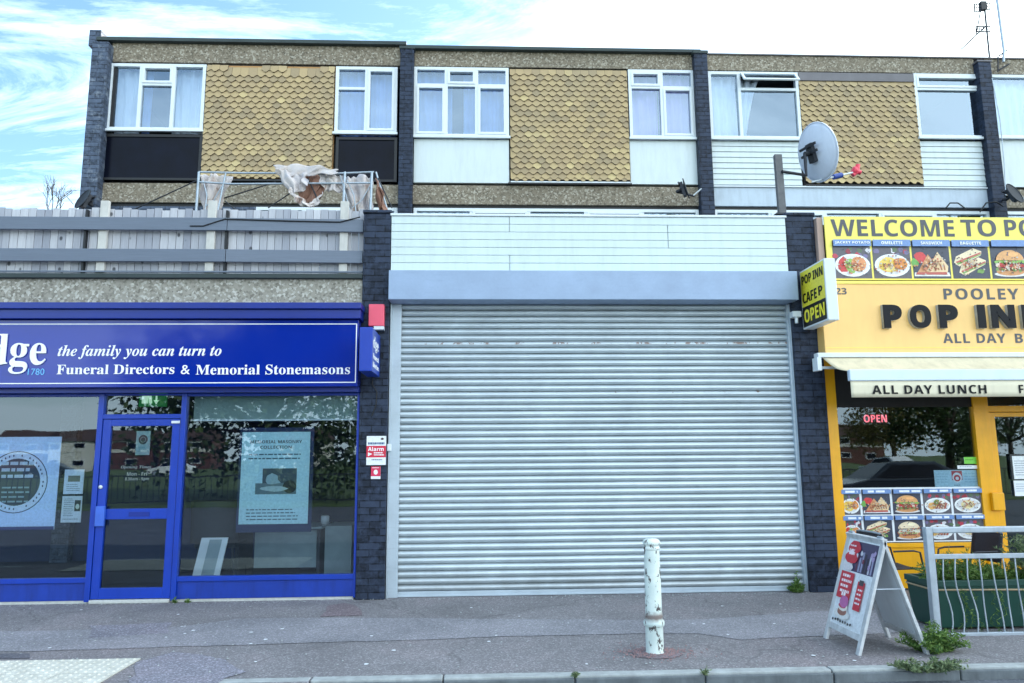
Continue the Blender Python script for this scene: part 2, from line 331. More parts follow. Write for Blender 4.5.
# ---------------------------------------------------------------- mesh helpers
class MB:
    def __init__(s): s.v = []; s.f = []; s.mi = []; s.c = []; s.sm = []
    def add(s, vs, fs, mi=0, col=None, smooth=False):
        o = len(s.v); s.v += [tuple(v) for v in vs]
        for f in fs: s.f.append([o+i for i in f]); s.mi.append(mi); s.c.append(col); s.sm.append(smooth)
    def box(s, x0, x1, y0, y1, z0, z1, mi=0):
        s.add([(x, y, z) for x in (x0, x1) for y in (y0, y1) for z in (z0, z1)],
              [(0, 1, 3, 2), (4, 6, 7, 5), (0, 4, 5, 1), (2, 3, 7, 6), (0, 2, 6, 4), (1, 5, 7, 3)], mi)
    def obox(s, o, a, b, c, mi=0):
        o = Vector(o); a, b, c = Vector(a), Vector(b), Vector(c)
        s.add([o+a*i+b*j+c*k for i in (0, 1) for j in (0, 1) for k in (0, 1)],
              [(0, 1, 3, 2), (4, 6, 7, 5), (0, 4, 5, 1), (2, 3, 7, 6), (0, 2, 6, 4), (1, 5, 7, 3)], mi)
    def prism(s, pts, d, mi=0):
        """pts: planar 3-D outline, extruded by d"""
        d = Vector(d); n = len(pts); P = [Vector(p) for p in pts]
        s.add(P+[p+d for p in P], [tuple(range(n))[::-1], tuple(range(n, 2*n))]+[(i, (i+1) % n, n+(i+1) % n, n+i) for i in range(n)], mi)
    def tube(s, path, r, n=8, mi=0, caps=True):
        P = [Vector(p) for p in path]; rs = r if isinstance(r, (list, tuple)) else [r]*len(P); vs = []; fs = []
        prev = None
        for i, p in enumerate(P):
            t = (P[min(i+1, len(P)-1)]-P[max(i-1, 0)]).normalized()
            a = prev if prev is not None and abs(prev.dot(t)) < .95 else (Vector((0, 0, 1)) if abs(t.z) < .9 else Vector((1, 0, 0)))
            u = (a-t*a.dot(t)).normalized(); w = t.cross(u); prev = u
            for k in range(n):
                q = 2*math.pi*k/n; vs.append(p+(u*math.cos(q)+w*math.sin(q))*rs[i])
        for i in range(len(P)-1):
            for k in range(n): fs.append((i*n+k, i*n+(k+1) % n, (i+1)*n+(k+1) % n, (i+1)*n+k))
        s.add(vs, fs, mi, smooth=True)
        if caps: s.add(vs[:n], [tuple(range(n))[::-1]], mi); s.add(vs[-n:], [tuple(range(n))], mi)
    def lathe(s, prof, c, n=24, mi=0, M4=None):
        vs = []; fs = []
        for r, z in prof:
            for k in range(n):
                q = 2*math.pi*k/n; p = Vector((r*math.cos(q), r*math.sin(q), z)); p = (M4 @ p if M4 else p)+Vector(c); vs.append(p)
        for i in range(len(prof)-1):
            for k in range(n): fs.append((i*n+k, i*n+(k+1) % n, (i+1)*n+(k+1) % n, (i+1)*n+k))
        s.add(vs, fs, mi, smooth=True)
    def grid(s, fn, nu, nv, mi=0, smooth=True):
        vs = [fn(i/nu, j/nv) for j in range(nv+1) for i in range(nu+1)]
        s.add(vs, [(j*(nu+1)+i, j*(nu+1)+i+1, (j+1)*(nu+1)+i+1, (j+1)*(nu+1)+i) for j in range(nv) for i in range(nu)], mi, smooth=smooth)
    def build(s, name, mats, parent=None, bevel=0, solid=0, loc=None):
        me = bpy.data.meshes.new(name)
        off = Vector(parent['_o']) if parent is not None and '_o' in parent else Vector((0, 0, 0))
        if loc is not None: off = Vector(loc)
        me.from_pydata([tuple(Vector(v)-off) for v in s.v], [], s.f)
        for m in (mats if isinstance(mats, (list, tuple)) else [mats]): me.materials.append(M[m] if isinstance(m, str) else m)
        me.polygons.foreach_set('material_index', s.mi); me.polygons.foreach_set('use_smooth', s.sm)
        if any(c is not None for c in s.c):
            ca = me.color_attributes.new('Col', 'FLOAT_COLOR', 'CORNER'); buf = []
            for p, c in zip(me.polygons, s.c): buf += list(c or (1, 1, 1, 1))*len(p.vertices)
            ca.data.foreach_set('color', buf)
        me.update()
        bm = bmesh.new(); bm.from_mesh(me); bmesh.ops.recalc_face_normals(bm, faces=bm.faces[:]) if solid == 0 and not any(c is not None for c in s.c) else None
        bm.to_mesh(me); bm.free()
        o = bpy.data.objects.new(name, me); COL.objects.link(o)
        if parent is not None: o.parent = parent
        if loc is not None: o.location = loc; o['_o'] = list(loc)
        elif parent is not None and '_o' in parent: o['_o'] = parent['_o']
        if solid: md = o.modifiers.new('thickness', 'SOLIDIFY'); md.thickness = solid; md.offset = 0
        if bevel: md = o.modifiers.new('edge', 'BEVEL'); md.width = bevel; md.segments = 2; md.limit_method = 'ANGLE'; md.angle_limit = rad(40)
        return o
def tag(o, label, cat, group=None):
    o['label'] = label; o['category'] = cat
    if group: o['group'] = group
    return o
def thing(name, label, cat, loc, group=None):
    o = bpy.data.objects.new(name, None); COL.objects.link(o); o.location = loc; o['_o'] = list(loc); o.empty_display_size = .2
    return tag(o, label, cat, group)
def struct(o): o['kind'] = 'structure'; return o
def copy_tree(o, parent=None):
    c = o.copy(); COL.objects.link(c); c.parent = parent
    for ch in list(o.children): copy_tree(ch, c)
    return c

def uni(s, up0, lo0, dg=None):
    r = ''
    for ch in s:
        if 'A' <= ch <= 'Z': r += chr(up0+ord(ch)-65)
        elif 'a' <= ch <= 'z': r += chr(lo0+ord(ch)-97)
        elif dg and '0' <= ch <= '9': r += chr(dg+ord(ch)-48)
        else: r += ch
    return r
def serif(s): return uni(s, 0x1D400, 0x1D41A, 0x1D7CE)
def ital(s): return uni(s, 0x1D468, 0x1D482)
def sansb(s): return uni(s, 0x1D5D4, 0x1D5EE, 0x1D7EC)
def lettering(body, bl, right, upv, w, h, mat, parent, depth=.003, name='lettering', space=1.0, offset=0.0, build=True):
    """flat letters whose bounding box fills w x h from bottom-left corner bl"""
    cu = bpy.data.curves.new(name, 'FONT'); cu.body = body; cu.size = 1; cu.extrude = .5; cu.space_character = space; cu.offset = offset; cu.resolution_u = 3
    ob = bpy.data.objects.new(name, cu)
    me = bpy.data.meshes.new_from_object(ob)
    bpy.data.objects.remove(ob)
    co = np.empty(len(me.vertices)*3); me.vertices.foreach_get('co', co); co = co.reshape(-1, 3)
    lo, hi = co.min(0), co.max(0); co = (co-lo)/(hi-lo+1e-9)
    bl, right, upv = Vector(bl), Vector(right).normalized(), Vector(upv).normalized(); nrm = right.cross(upv)
    off = Vector(parent['_o']) if parent is not None and '_o' in parent else Vector((0, 0, 0))
    b = np.array(bl-off); P = b+co[:, :1]*np.array(right)*w+co[:, 1:2]*np.array(upv)*h+(co[:, 2:]*depth)*np.array(nrm)
    me.vertices.foreach_set('co', P.reshape(-1)); me.materials.clear(); me.materials.append(M[mat]); me.update(); me.name = name
    o = bpy.data.objects.new(name, me); COL.objects.link(o); o.parent = parent
    return o
EX, EZ = Vector((1, 0, 0)), Vector((0, 0, 1))
def wall_text(body, x0, y0, x1, y1, Y, mat, parent, **k):
    a, b, c, d = rect(x0, y0, x1, y1, Y)
    return lettering(body, (a, Y, c), EX, EZ, b-a, d-c, mat, parent, **k)
class Art:
    """printed artwork: flat coloured shapes on a panel, u right 0-1, v down 0-1"""
    def __init__(s, tl, right, upv, w, h):
        s.m = MB(); s.tl = Vector(tl); s.r = Vector(right).normalized(); s.u = Vector(upv).normalized(); s.n = s.r.cross(s.u); s.w = w; s.h = h; s.k = 0
    def P(s, u, v): return s.tl+s.r*(u*s.w)-s.u*(v*s.h)+s.n*(s.k*.00035)
    def poly(s, pts, c):
        s.k += 1; s.m.add([s.P(u, v) for u, v in pts][::-1], [tuple(range(len(pts)))], 0, c)
    def rect(s, u0, v0, u1, v1, c): s.poly([(u0, v0), (u1, v0), (u1, v1), (u0, v1)], c)
    def ell(s, cu, cv, ru, rv, c, n=20, jit=0.0, a0=0, a1=360):
        s.poly([(cu+ru*(1+random.uniform(-jit, jit))*math.cos(rad(a0+(a1-a0)*i/n)), cv+rv*(1+random.uniform(-jit, jit))*math.sin(rad(a0+(a1-a0)*i/n))) for i in range(n+(1 if a1-a0 < 360 else 0))], c)
    def ring(s, cu, cv, ru, rv, t, c, n=36):
        s.k += 1
        for i in range(n):
            a, b = 2*math.pi*i/n, 2*math.pi*(i+1)/n
            q = [(cu+ru*math.cos(a), cv+rv*math.sin(a)), (cu+ru*math.cos(b), cv+rv*math.sin(b)), (cu+ru*(1-t)*math.cos(b), cv+rv*(1-t)*math.sin(b)), (cu+ru*(1-t)*math.cos(a), cv+rv*(1-t)*math.sin(a))]
            s.m.add([s.P(*p) for p in q][::-1], [(0, 1, 2, 3)], 0, c)
    def lines(s, u0, u1, v0, dv, n, c, th=.35):
        s.k += 1
        for i in range(n):
            v = v0+i*dv; x = u0+random.uniform(0, .02); e = u1-random.uniform(0, (u1-u0)*.25)
            while x < e:
                w = random.uniform(.03, .09); y = min(x+w, e)
                s.m.add([s.P(x, v), s.P(x, v+dv*th), s.P(y, v+dv*th), s.P(y, v)], [(0, 1, 2, 3)], 0, c); x = y+.015
    def build(s, name, parent=None, mat='print'): return s.m.build(name, mat, parent)

def food(a, kind, u0, v0, u1, v1, head=True, title=None, words=True):
    W, Hh = u1-u0, v1-v0
    U = lambda u: u0+u*W
    V = lambda v: v0+v*Hh
    bg = S(62, 66, 82) if kind in ('sandwich', 'burger', 'baguette', 'bun') else S(92, 88, 96)
    a.rect(u0, v0, u1, v1, bg)
    hv = .17
    if kind in ('potato', 'omelette', 'breakfast', 'soup'):
        for i in range(9):
            x = random.uniform(.05, .95); a.ell(U(x), V(random.uniform(.22, .45)), W*.07, Hh*.07, random.choice([S(190, 60, 80), S(120, 110, 150), S(225, 220, 225), S(150, 40, 60), S(90, 110, 80)]), 8, .3)
        a.ell(U(.5), V(.66), W*.47, Hh*.30, S(238, 240, 240)); a.ell(U(.5), V(.65), W*.40, Hh*.24, S(222, 222, 224))
        if kind == 'potato':
            a.ell(U(.27), V(.64), W*.16, Hh*.20, S(206, 62, 60), 12, .15); a.ell(U(.45), V(.66), W*.14, Hh*.2, S(150, 190, 90), 12, .2); a.ell(U(.66), V(.63), W*.22, Hh*.19, S(228, 150, 96), 14, .12)
        elif kind == 'omelette':
            a.ell(U(.42), V(.65), W*.30, Hh*.2, S(242, 206, 92), 14, .1); a.ell(U(.72), V(.62), W*.18, Hh*.17, S(232, 150, 70), 14, .15); a.ell(U(.4), V(.72), W*.12, Hh*.08, S(250, 230, 150), 10, .1)
        elif kind == 'breakfast':
            a.ell(U(.30), V(.68), W*.15, Hh*.14, S(240, 190, 110), 12, .15); a.ell(U(.5), V(.58), W*.15, Hh*.12, S(120, 150, 70), 12, .3)
            for i in range(4): a.poly([(U(.40+i*.1), V(.80)), (U(.48+i*.1), V(.80)), (U(.62+i*.08), V(.58)), (U(.56+i*.08), V(.56))], [S(150, 70, 56), S(180, 96, 76)][i % 2])
            a.ell(U(.66), V(.52), W*.1, Hh*.07, S(244, 240, 225), 10)
        else:
            a.ell(U(.5), V(.64), W*.24, Hh*.17, S(240, 226, 170), 14, .06); a.ell(U(.46), V(.6), W*.12, Hh*.07, S(250, 244, 215), 10, .1)
    elif kind == 'sandwich':
        a.poly([(U(.02), V(.94)), (U(.98), V(.94)), (U(.95), V(.84)), (U(.04), V(.84))], S(236, 238, 240))
        a.ell(U(.22), V(.46), W*.18, Hh*.14, S(210, 60, 62), 12, .2); a.ell(U(.06), V(.58), W*.09, Hh*.12, S(110, 170, 80), 10, .3)
        for i, (x, y) in enumerate(((.10, .86), (.36, .80))):
            a.poly([(U(x), V(y)), (U(x+.32), V(y-.5)), (U(x+.58), V(y-.12)), (U(x+.55), V(y+.04)), (U(x+.05), V(y+.04))], [S(212, 150, 104), S(238, 206, 160)][i])
            for j in range(4): a.poly([(U(x+.14+j*.1), V(y-.20)), (U(x+.17+j*.1), V(y-.20)), (U(x+.26+j*.08), V(y-.02)), (U(x+.22+j*.08), V(y-.02))], S(176, 108, 70))
        a.poly([(U(.06), V(.90)), (U(.9), V(.9)), (U(.88), V(.83)), (U(.08), V(.84))], S(190, 90, 80))
    elif kind == 'baguette':
        for dx, dy in ((0, 0), (.12, .24)):
            a.poly([(U(.05+dx), V(.60+dy)), (U(.12+dx), V(.42+dy)), (U(.60+dx), V(.20+dy)), (U(.82+dx*.8), V(.28+dy)), (U(.80+dx*.8), V(.38+dy)), (U(.2+dx), V(.68+dy))], S(240, 220, 184))
            a.poly([(U(.10+dx), V(.56+dy)), (U(.80+dx*.8), V(.30+dy)), (U(.80+dx*.8), V(.34+dy)), (U(.14+dx), V(.61+dy))], S(196, 96, 84))
            a.poly([(U(.12+dx), V(.60+dy)), (U(.80+dx*.8), V(.345+dy)), (U(.80+dx*.8), V(.37+dy)), (U(.16+dx), V(.64+dy))], S(130, 170, 90))
        a.ell(U(.75), V(.80), W*.1, Hh*.06, S(120, 160, 80), 10, .3)
    else:
        bun = S(226, 166, 106) if kind == 'burger' else S(240, 220, 186)
        a.ell(U(.5), V(.88), W*.44, Hh*.07, S(225, 222, 220)); a.ell(U(.5), V(.82), W*.38, Hh*.10, S(214, 150, 96))
        if kind == 'burger':
            for i in range(10): a.ell(U(.16+.075*i), V(.76+random.uniform(-.02, .02)), W*.06, Hh*.05, S(150, 90, 64) if i % 2 else S(126, 160, 84), 8, .2)
            for i in range(8): a.ell(U(.18+.09*i), V(.66+random.uniform(-.02, .02)), W*.065, Hh*.06, S(206, 66, 62) if i % 3 else S(240, 220, 200), 8, .2)
            for i in range(9): a.ell(U(.14+.09*i), V(.55+random.uniform(-.02, .02)), W*.06, Hh*.045, S(140, 186, 92), 8, .3)
        else:
            a.ell(U(.5), V(.74), W*.38, Hh*.07, S(196, 120, 90), 12, .05); a.rect(U(.12), V(.56), U(.88), V(.70), S(226, 224, 206)); a.ell(U(.5), V(.70), W*.38, Hh*.04, S(170, 190, 120), 12, .2)
        a.poly([(U(.5+.38*math.cos(rad(q))), V(.52-.27*math.sin(rad(q)))) for q in range(0, 181, 15)], bun)
        a.ell(U(.6), V(.36), W*.14, Hh*.06, scl(bun, 1.25), 10)
    for i in range(14):
        a.ell(U(random.uniform(.04, .96)), V(random.uniform(.2, .96)), W*.02, Hh*.02, scl(bg, random.choice([.6, 1.5, 2.0])), 5, .3)
    for i in range(60):
        b_ = random.choice([S(230, 200, 150), S(170, 100, 70), S(200, 190, 180), S(120, 90, 70), S(210, 120, 90)])
        a.ell(U(random.gauss(.5, .18)), V(random.gauss(.64, .09)), W*.026, Hh*.024, b_, 5, .4)
    if head:
        a.rect(u0, v0, u1, V(hv), S(112, 144, 196))
        if words: a.lines(U(.14), U(.98), V(.04), Hh*.09, 1, S(238, 240, 245), .9)

# ================================================================= SETTING
YF = 8.6
k0 = at(574, 672, 5.55).x
m = MB(); m.box(-300, 300, -300, 5.30, -.35, -.072); struct(m.build('road', 'road'))
m = MB(); m.box(-300, 300, 5.6, 300, -.3, 0); m.box(-6.95, k0-.915*2-.003, 5.3, 5.599, -.3, -.002); struct(m.build('pavement', 'pavement'))
m = MB(); m.box(-300, 300, 300, 900, -.3, -.02); m.box(-300, 300, -900, -9, -.1, -.03); m.box(300, 900, -900, 900, -.3, -.02); m.box(-900, -300, -900, 900, -.3, -.02); struct(m.build('grass_field', 'grass'))
# kerb stones in 0.915 m lengths
m = MB(); x = -12.0
x = k0-.915*16
while x < 14:
    if x > -2.2 or x < -7: m.box(x+.003, x+.909, 5.50, 5.597, -.3, .004+random.uniform(-.002, .002)); m.box(x+.003, x+.909, 5.475, 5.4995, -.3, -.012, 1)
    x += .915
struct(m.build('kerb', ['kerb', 'kerb_face'], bevel=.010))
m = MB(); m.box(-300, 300, 5.30, 5.472, -.34, -.078); struct(m.build('gutter', 'road'))
# trench repair strips on the pavement
def ragged(pts, z, name, mat, jit=.012, sub=8):
    out = []
    P = [Vector(gnd(*p)) for p in pts]
    for i in range(len(P)):
        a, b = P[i], P[(i+1) % len(P)]; n = max(1, int((b-a).length/.12))
        for k in range(n):
            q = a.lerp(b, k/n); out.append((q.x+random.uniform(-jit, jit), q.y+random.uniform(-jit, jit), z))
    mm = MB(); mm.add(out, [tuple(range(len(out)))]); bmx = mm.build(name, mat); return struct(bmx)
ragged([(-40, 632), (60, 631), (180, 627), (240, 619), (330, 618), (470, 619), (600, 620), (700, 620), (820, 611), (900, 610), (1040, 606), (1060, 622), (880, 634), (740, 640), (722, 637), (700, 634), (640, 634), (500, 637), (400, 641), (280, 644), (120, 649), (20, 652), (-40, 653)], .004, 'pavement_repair_strip', 'patch')
ragged([(322, 617), (328, 606), (345, 603), (358, 607), (362, 616)], .0045, 'round_pavement_patch', 'patch_red', .02)
ragged([(632, 652), (640, 648), (665, 647), (682, 651), (686, 656), (660, 660), (634, 658)], .0045, 'red_worn_pavement', 'patch_red', .03)
ragged([(-40, 655), (28, 654), (30, 659), (-40, 659)], .0043, 'dark_pavement_patch', 'patch_dark')
ragged([(92, 626), (170, 623), (166, 634), (86, 639)], .0052, 'pale_pavement_patch', 'patch_pale', .03)
ragged([(140, 662), (175, 653), (215, 657), (245, 672), (215, 684), (128, 690)], .0048, 'mottled_pavement_patch', 'patch_pale', .03)
# tactile paving: slabs with blisters
m = MB()
for i in range(8):
    for j in range(3):
        x1 = -2.60-i*.403; y1 = 6.17-j*.403-(0 if i < 1 else .0)
        m.box(x1-.397, x1, y1-.397, y1, .002, .010)
        for a in range(6):
            for b in range(6):
                cx, cy = x1-.397+.033+a*.066, y1-.397+.033+b*.066
                m.lathe([(.0165, .010), (.013, .0165), (.0, .018)], (cx, cy, 0), 6)
struct(m.build('tactile_paving', 'tactile'))

# ================================================================= TERRACE BUILDING
YU = 11.95
bld = thing('terrace_building', 'flat roofed terrace of brick and tile-hung flats set back above the shops', 'building', (1.3, YU, 0))
def upx(px, py=120): return at(px, py, YU).x
BW = 4.98; PX = [-6.24, -1.215, 3.79, 8.79, 13.8]     # centres of the brick piers
z_rt, z_pt, z_pb, z_bt, z_bb = 8.43, 8.40, 8.10, 6.00, 5.66
# body: back, party walls, floors, roof
m = MB()
m.box(-6.3, 13.9, 18.0, 18.2, -.1, 8.35)
m.box(-6.38, -6.2, 12.15, 18.0, -.1, 8.36); m.box(13.75, 13.93, 12.15, 18.0, -.1, 8.36)
for x in PX[1:4]: m.box(x-.1, x+.1, 12.15, 17.998, 3.85, 8.30)
m.box(-6.2, 13.75, 12.14, 17.99, 8.05, 8.32); m.box(-6.2, 13.75, 12.14, 17.99, 5.68, 5.95); m.box(-6.2, 13.75, 12.14, 17.99, 3.3, 3.70)
# ground floor extension: party walls, ceiling slab
m.box(-9.0, 13.9, 8.75, 12.1, 3.45, 3.69)
m.box(-9.0, -8.8, 8.75, 12.1, -.05, 3.44)
m.box(-9.0, -6.4, 12.1, 12.3, -.05, 3.69)
for x in (-1.2, 3.84, 8.8, 13.75): m.box(x-.1, x+.1, 8.72, 17.99, -.05, 3.44)
m.build('wall', 'interior_wall', bld)
m = MB(); m.box(-8.8, -1.3, 8.7, 16, .012, .03); m.build('floor', 'carpet', bld)
m = MB(); m.box(3.94, 8.7, 8.7, 16, .012, .03); m.build('floor', 'carpet', bld)
m = MB(); m.box(-8.79, -1.31, 11.9, 12.0, .03, 3.44); m.build('wall', 'interior_blue', bld)
m = MB(); m.box(3.95, 8.69, 13.5, 13.6, .03, 3.44); m.build('wall', 'dark', bld)
# dark slots / window zone backing walls behind panels (each bay)
def slab(x0, x1, z0, z1, y0=12.0, y1=12.13, mat='dark', name='backing_wall'):
    mm = MB(); mm.box(x0, x1, y0, y1, z0, z1); return mm.build(name, mat, bld)
m = MB(); m.box(13.95, 30, 12.0, 18.2, -.1, 8.35); m.box(13.95, 30, 8.6, 11.99, -.1, 4.2); m.build('wall', 'brick', bld)
# pebbledash bands + painted beam
for i in range(4):
    a, b = PX[i]+.12, PX[i+1]-.12
    zt = [8.44, 8.38, 8.385, 8.385][i]
    mm = MB(); mm.box(a-.02, b+.02, 11.93, 12.14, 8.105, zt); mm.build('pebbledash_band', 'pebble', bld)
    mm = MB()
    if i < 2:
        mm.box(a-.14 if i else a-.25, b+.1 if i == 0 else b+.14, 11.84, 12.5, zt, zt+(.06 if i < 1 else .055))
        mm.build('roof_edge', 'roof_felt', bld)
    else:
        mm.box(a-.14, b+.1, 11.90, 12.5, zt, zt+.02); mm.build('roof_edge', 'lead', bld)
    mm = MB()
    if i == 2:
        mm.box(a-.02, b+.02, 11.93, 12.14, 5.66, 5.985); mm.build('painted_beam', 'beam_paint', bld)
        mm = MB(); mm.box(a-.02, b+.02, 11.90, 12.0, 5.987, 6.01); mm.build('beam_flashing', 'white', bld)
    else:
        mm.box(a-.02, b+.02, 11.93, 12.14, 5.66, 5.985); mm.build('pebbledash_band', 'pebble', bld)
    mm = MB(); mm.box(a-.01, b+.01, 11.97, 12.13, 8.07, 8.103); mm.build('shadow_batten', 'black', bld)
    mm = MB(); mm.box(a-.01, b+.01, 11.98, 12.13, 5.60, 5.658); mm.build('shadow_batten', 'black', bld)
# piers
for i, x in enumerate(PX):
    mm = MB()
    if i == 0:
        w0, w1 = at(87.5, 100, 11.75).x, at(108, 50, 11.75).x
        mm.box(w0, w1, 11.75, 12.6, -.0, 8.36); mm.build('brick_pier', 'brick_worn', bld, bevel=.01)
        mm = MB(); a, b = at(89, 35, 11.9).x, at(101, 35, 11.9).x; mm.box(a, b, 11.9, 12.2, 8.365, at(95, 29.5, 11.9).z); mm.build('chimney_stub', 'brick_worn', bld, bevel=.01)
    else:
        mm.box(x-.115, x+.115, 11.80, 12.14, 3.7, 8.34 if i < 3 else 8.26); mm.build('brick_pier', 'brick', bld, bevel=.008)
        if i < 4:
            mm = MB(); mm.box(x-.13, x+.13, 11.79, 12.15, (8.341 if i < 3 else 8.261), (8.39 if i < 3 else 8.29)); mm.build('pier_cap', 'lead' if i > 2 else 'roof_felt', bld)

def window(rc, Y, cols, curtain=None, cmat='curtain', parent=bld, fw_=.055, open_top=None, gmat='glass_up'):
    x0, x1, z0, z1 = rc; W, Hh = x1-x0, z1-z0
    m = MB(); g = MB(); d0, d1 = Y-.045, Y+.035
    m.box(x0, x0+fw_, d0, d1, z0, z1); m.box(x1-fw_, x1, d0, d1, z0, z1)
    m.box(x0+fw_, x1-fw_, d0, d1, z1-fw_, z1); m.box(x0+fw_, x1-fw_, d0, d1, z0, z0+fw_)
    m.box(x0-.02, x1+.02, Y-.09, Y-.046, z0-.03, z0+.012)   # sill
    for ci, (f0, f1, rows) in enumerate(cols):
        a = x0+W*f0; b = x0+W*f1
        a_ = a+(.028 if f0 > 0 else fw_); b_ = b-(.028 if f1 < 1 else fw_)
        if f1 < 1: m.box(b-.028, b+.028, d0+.001, d1-.001, z0+fw_, z1-fw_)
        for ri, (g0, g1, sash) in enumerate(rows):
            t = z1-Hh*g0; bt = z1-Hh*g1
            t_ = t-(.025 if g0 > 0 else fw_); b2 = bt+(.025 if g1 < 1 else fw_)
            if g1 < 1: m.box(a_, b_, d0+.002, d1-.002, bt-.025, bt+.025)
            i = 0
            if sash:
                i = .042; e = .006; y0, y1 = d0-.012, d1-.01
                A, B, T, Bz = a_-e, b_+e, t_+e, b2-e
                if sash != 'open':
                    m.box(A, A+i, y0, y1, Bz, T); m.box(B-i, B, y0, y1, Bz, T); m.box(A+i, B-i, y0, y1, T-i, T); m.box(A+i, B-i, y0, y1, Bz, Bz+i)
                    g.add([(A+i, Y, Bz+i), (B-i, Y, Bz+i), (B-i, Y, T-i), (A+i, Y, T-i)], [(0, 1, 2, 3)])
                else:
                    # top-hung light swung out
                    L = (T-Bz); o = Vector((A, d0-.01, T)); dv = Vector((0, -math.sin(rad(38)), -math.cos(rad(38))))*L; nv = dv.normalized().cross(EX)*.03
                    m.obox(o, EX*i, dv, nv); m.obox(o+EX*(B-A-i), EX*i, dv, nv); m.obox(o+EX*i, EX*(B-A-2*i), dv.normalized()*i, nv); m.obox(o+EX*i+dv-dv.normalized()*i, EX*(B-A-2*i), dv.normalized()*i, nv)
                    p = o+EX*i+dv.normalized()*i+nv*.5; q = dv-dv.normalized()*2*i; w = EX*(B-A-2*i)
                    g.add([p, p+w, p+w+q, p+q], [(0, 1, 2, 3)])
            else:
                g.add([(a_, Y, b2), (b_, Y, b2), (b_, Y, t_), (a_, Y, t_)], [(0, 1, 2, 3)])
    o = m.build('window', 'white', parent, bevel=.004)
    g.build('glass', gmat, o)
    for (c0, c1, tm, fold) in (curtain or []):
        cm = MB(); ph = random.uniform(0, 6); a = x0+W*c0; b = x0+W*c1
        def fn(u, v, a=a, b=b, ph=ph, fold=fold, z0=z0, z1=z1):
            sq = 1-(fold*(v**.7) if fold else 0); x = a+(b-a)*u*sq if fold >= 0 else b-(b-a)*(1-u)*(1+fold*(v**.7))
            return (x, Y+.16+.028*math.sin(u*(b-a)*46+ph+.8*math.sin(v*3+u*5))+.012*math.sin(u*90+ph), z1-.02-(z1-z0-.03)*v)
        cm.grid(fn, max(20, int((b-a)*50)), 6); cm.build('curtain', tm, o, solid=.004)
    return o
# top floor windows ------------------------------------------------------
def upw(x0, y0, x1, y1, **k): return window(rect(x0, y0, x1, y1, YU), YU, **k)
zW = at(160, 65, YU).z
upw(108.5, 65, 205.5, 131.5, cols=[(0, .33, [(0, 1, False)]), (.33, .67, [(0, .31, True), (.31, 1, False)]), (.67, 1, [(0, 1, False)])],
    curtain=[(-.05, .30, 'curtain', 0), (.64, .95, 'curtain', 0), (.33, .40, 'curtain_blue', 0)])
upw(335.5, 68, 397.5, 134.5, cols=[(0, .5, [(0, .33, False), (.33, 1, False)]), (.5, 1, [(0, 1, True)])], curtain=[(.04, .96, 'curtain_blue', 0)])
upw(413.8, 68.5, 508.8, 138, cols=[(0, .34, [(0, .26, False), (.26, 1, True)]), (.34, .66, [(0, .26, True), (.26, 1, False)]), (.66, 1, [(0, .26, False), (.26, 1, True)])],
    curtain=[(.02, .40, 'curtain_blue', 0), (.52, .98, 'curtain_blue', 0)])
upw(628.5, 71, 694.5, 139.5, cols=[(0, .5, [(0, .26, True), (.26, 1, False)]), (.5, 1, [(0, .26, False), (.26, 1, True)])], curtain=[(.03, .47, 'curtain_lilac', 0), (.5, .97, 'curtain_lilac', 0)])
upw(708.5, 73, 799, 140, cols=[(0, .34, [(0, 1, False)]), (.34, 1, [(0, .26, 'open'), (.26, 1, False)])], curtain=[(.02, .34, 'curtain', 0), (.36, .62, 'curtain', .75)])
upw(914.5, 75, 983, 139, cols=[(0, 1, [(0, .24, True), (.24, 1, False)])], curtain=[(.9, .99, 'curtain_blue', 0)])
xa = PX[3]+.13; rc = rect(996, 76, 1030, 139, YU)
window((xa, xa+1.5, rc[2], rc[3]), YU, cols=[(0, .7, [(0, 1, False)]), (.7, 1, [(0, .26, True), (.26, 1, False)])], curtain=[(.01, .66, 'curtain', 0)])
window((xa+3.2, xa+4.5, rc[2], rc[3]), YU, cols=[(0, .5, [(0, 1, False)]), (.5, 1, [(0, .26, True), (.26, 1, False)])], curtain=[(.01, .46, 'curtain', 0)])
# panels below windows --------------------------------------------------
def panel(x0, y0, x1, y1, mat, name='spandrel_panel', Y=YU, y0d=-.03, frame=None):
    a, b, c, d = rect(x0, y0, x1, y1, Y); mm = MB(); mm.box(a, b, Y+y0d, Y+.05, c, d)
    o = mm.build(name, mat, bld, bevel=.004)
    return o
zpan = 6.03
def pan2(px0, px1, pyt, mat, ribs=False, bot=zpan):
    a, b = at(px0, 150, YU).x, at(px1, 150, YU).x; t = at((px0+px1)/2, pyt, YU).z; mm = MB()
    if not ribs:
        mm.box(a, b, 11.93, 12.0, bot, t)
        if mat == 'black_panel':
            mm.box(a, a+.05, 11.91, 11.929, bot, t, 1); mm.box(b-.05, b, 11.91, 11.929, bot, t, 1); mm.box(a+.05, b-.05, 11.91, 11.929, bot, bot+.04, 1); mm.box(a+.05, b-.05, 11.91, 11.929, t-.05, t, 1)
        mm.build('spandrel_panel', [mat, 'black'], bld, bevel=.003)
    else:
        n = 8; h = (t-bot)/n
        for k in range(n): mm.prism([(a, 11.945, bot+k*h), (a, 11.925, bot+k*h+.004), (a, 11.938, bot+(k+1)*h-.003), (a, 11.96, bot+(k+1)*h-.003)], (b-a, 0, 0))
        mm.box(a, b, 11.961, 12.0, bot, t); mm.build('ribbed_spandrel_panel', mat, bld)
pan2(100.5, 203, 135, 'black_panel'); pan2(336, 397.5, 138, 'black_panel')
pan2(414, 509, 139.8, 'white_panel'); pan2(629.5, 696, 141, 'white_panel')
pan2(711, 799.5, 141.5, 'white_panel', True); pan2(919.5, 990, 141.5, 'white_panel', True)
xq = PX[3]+.13
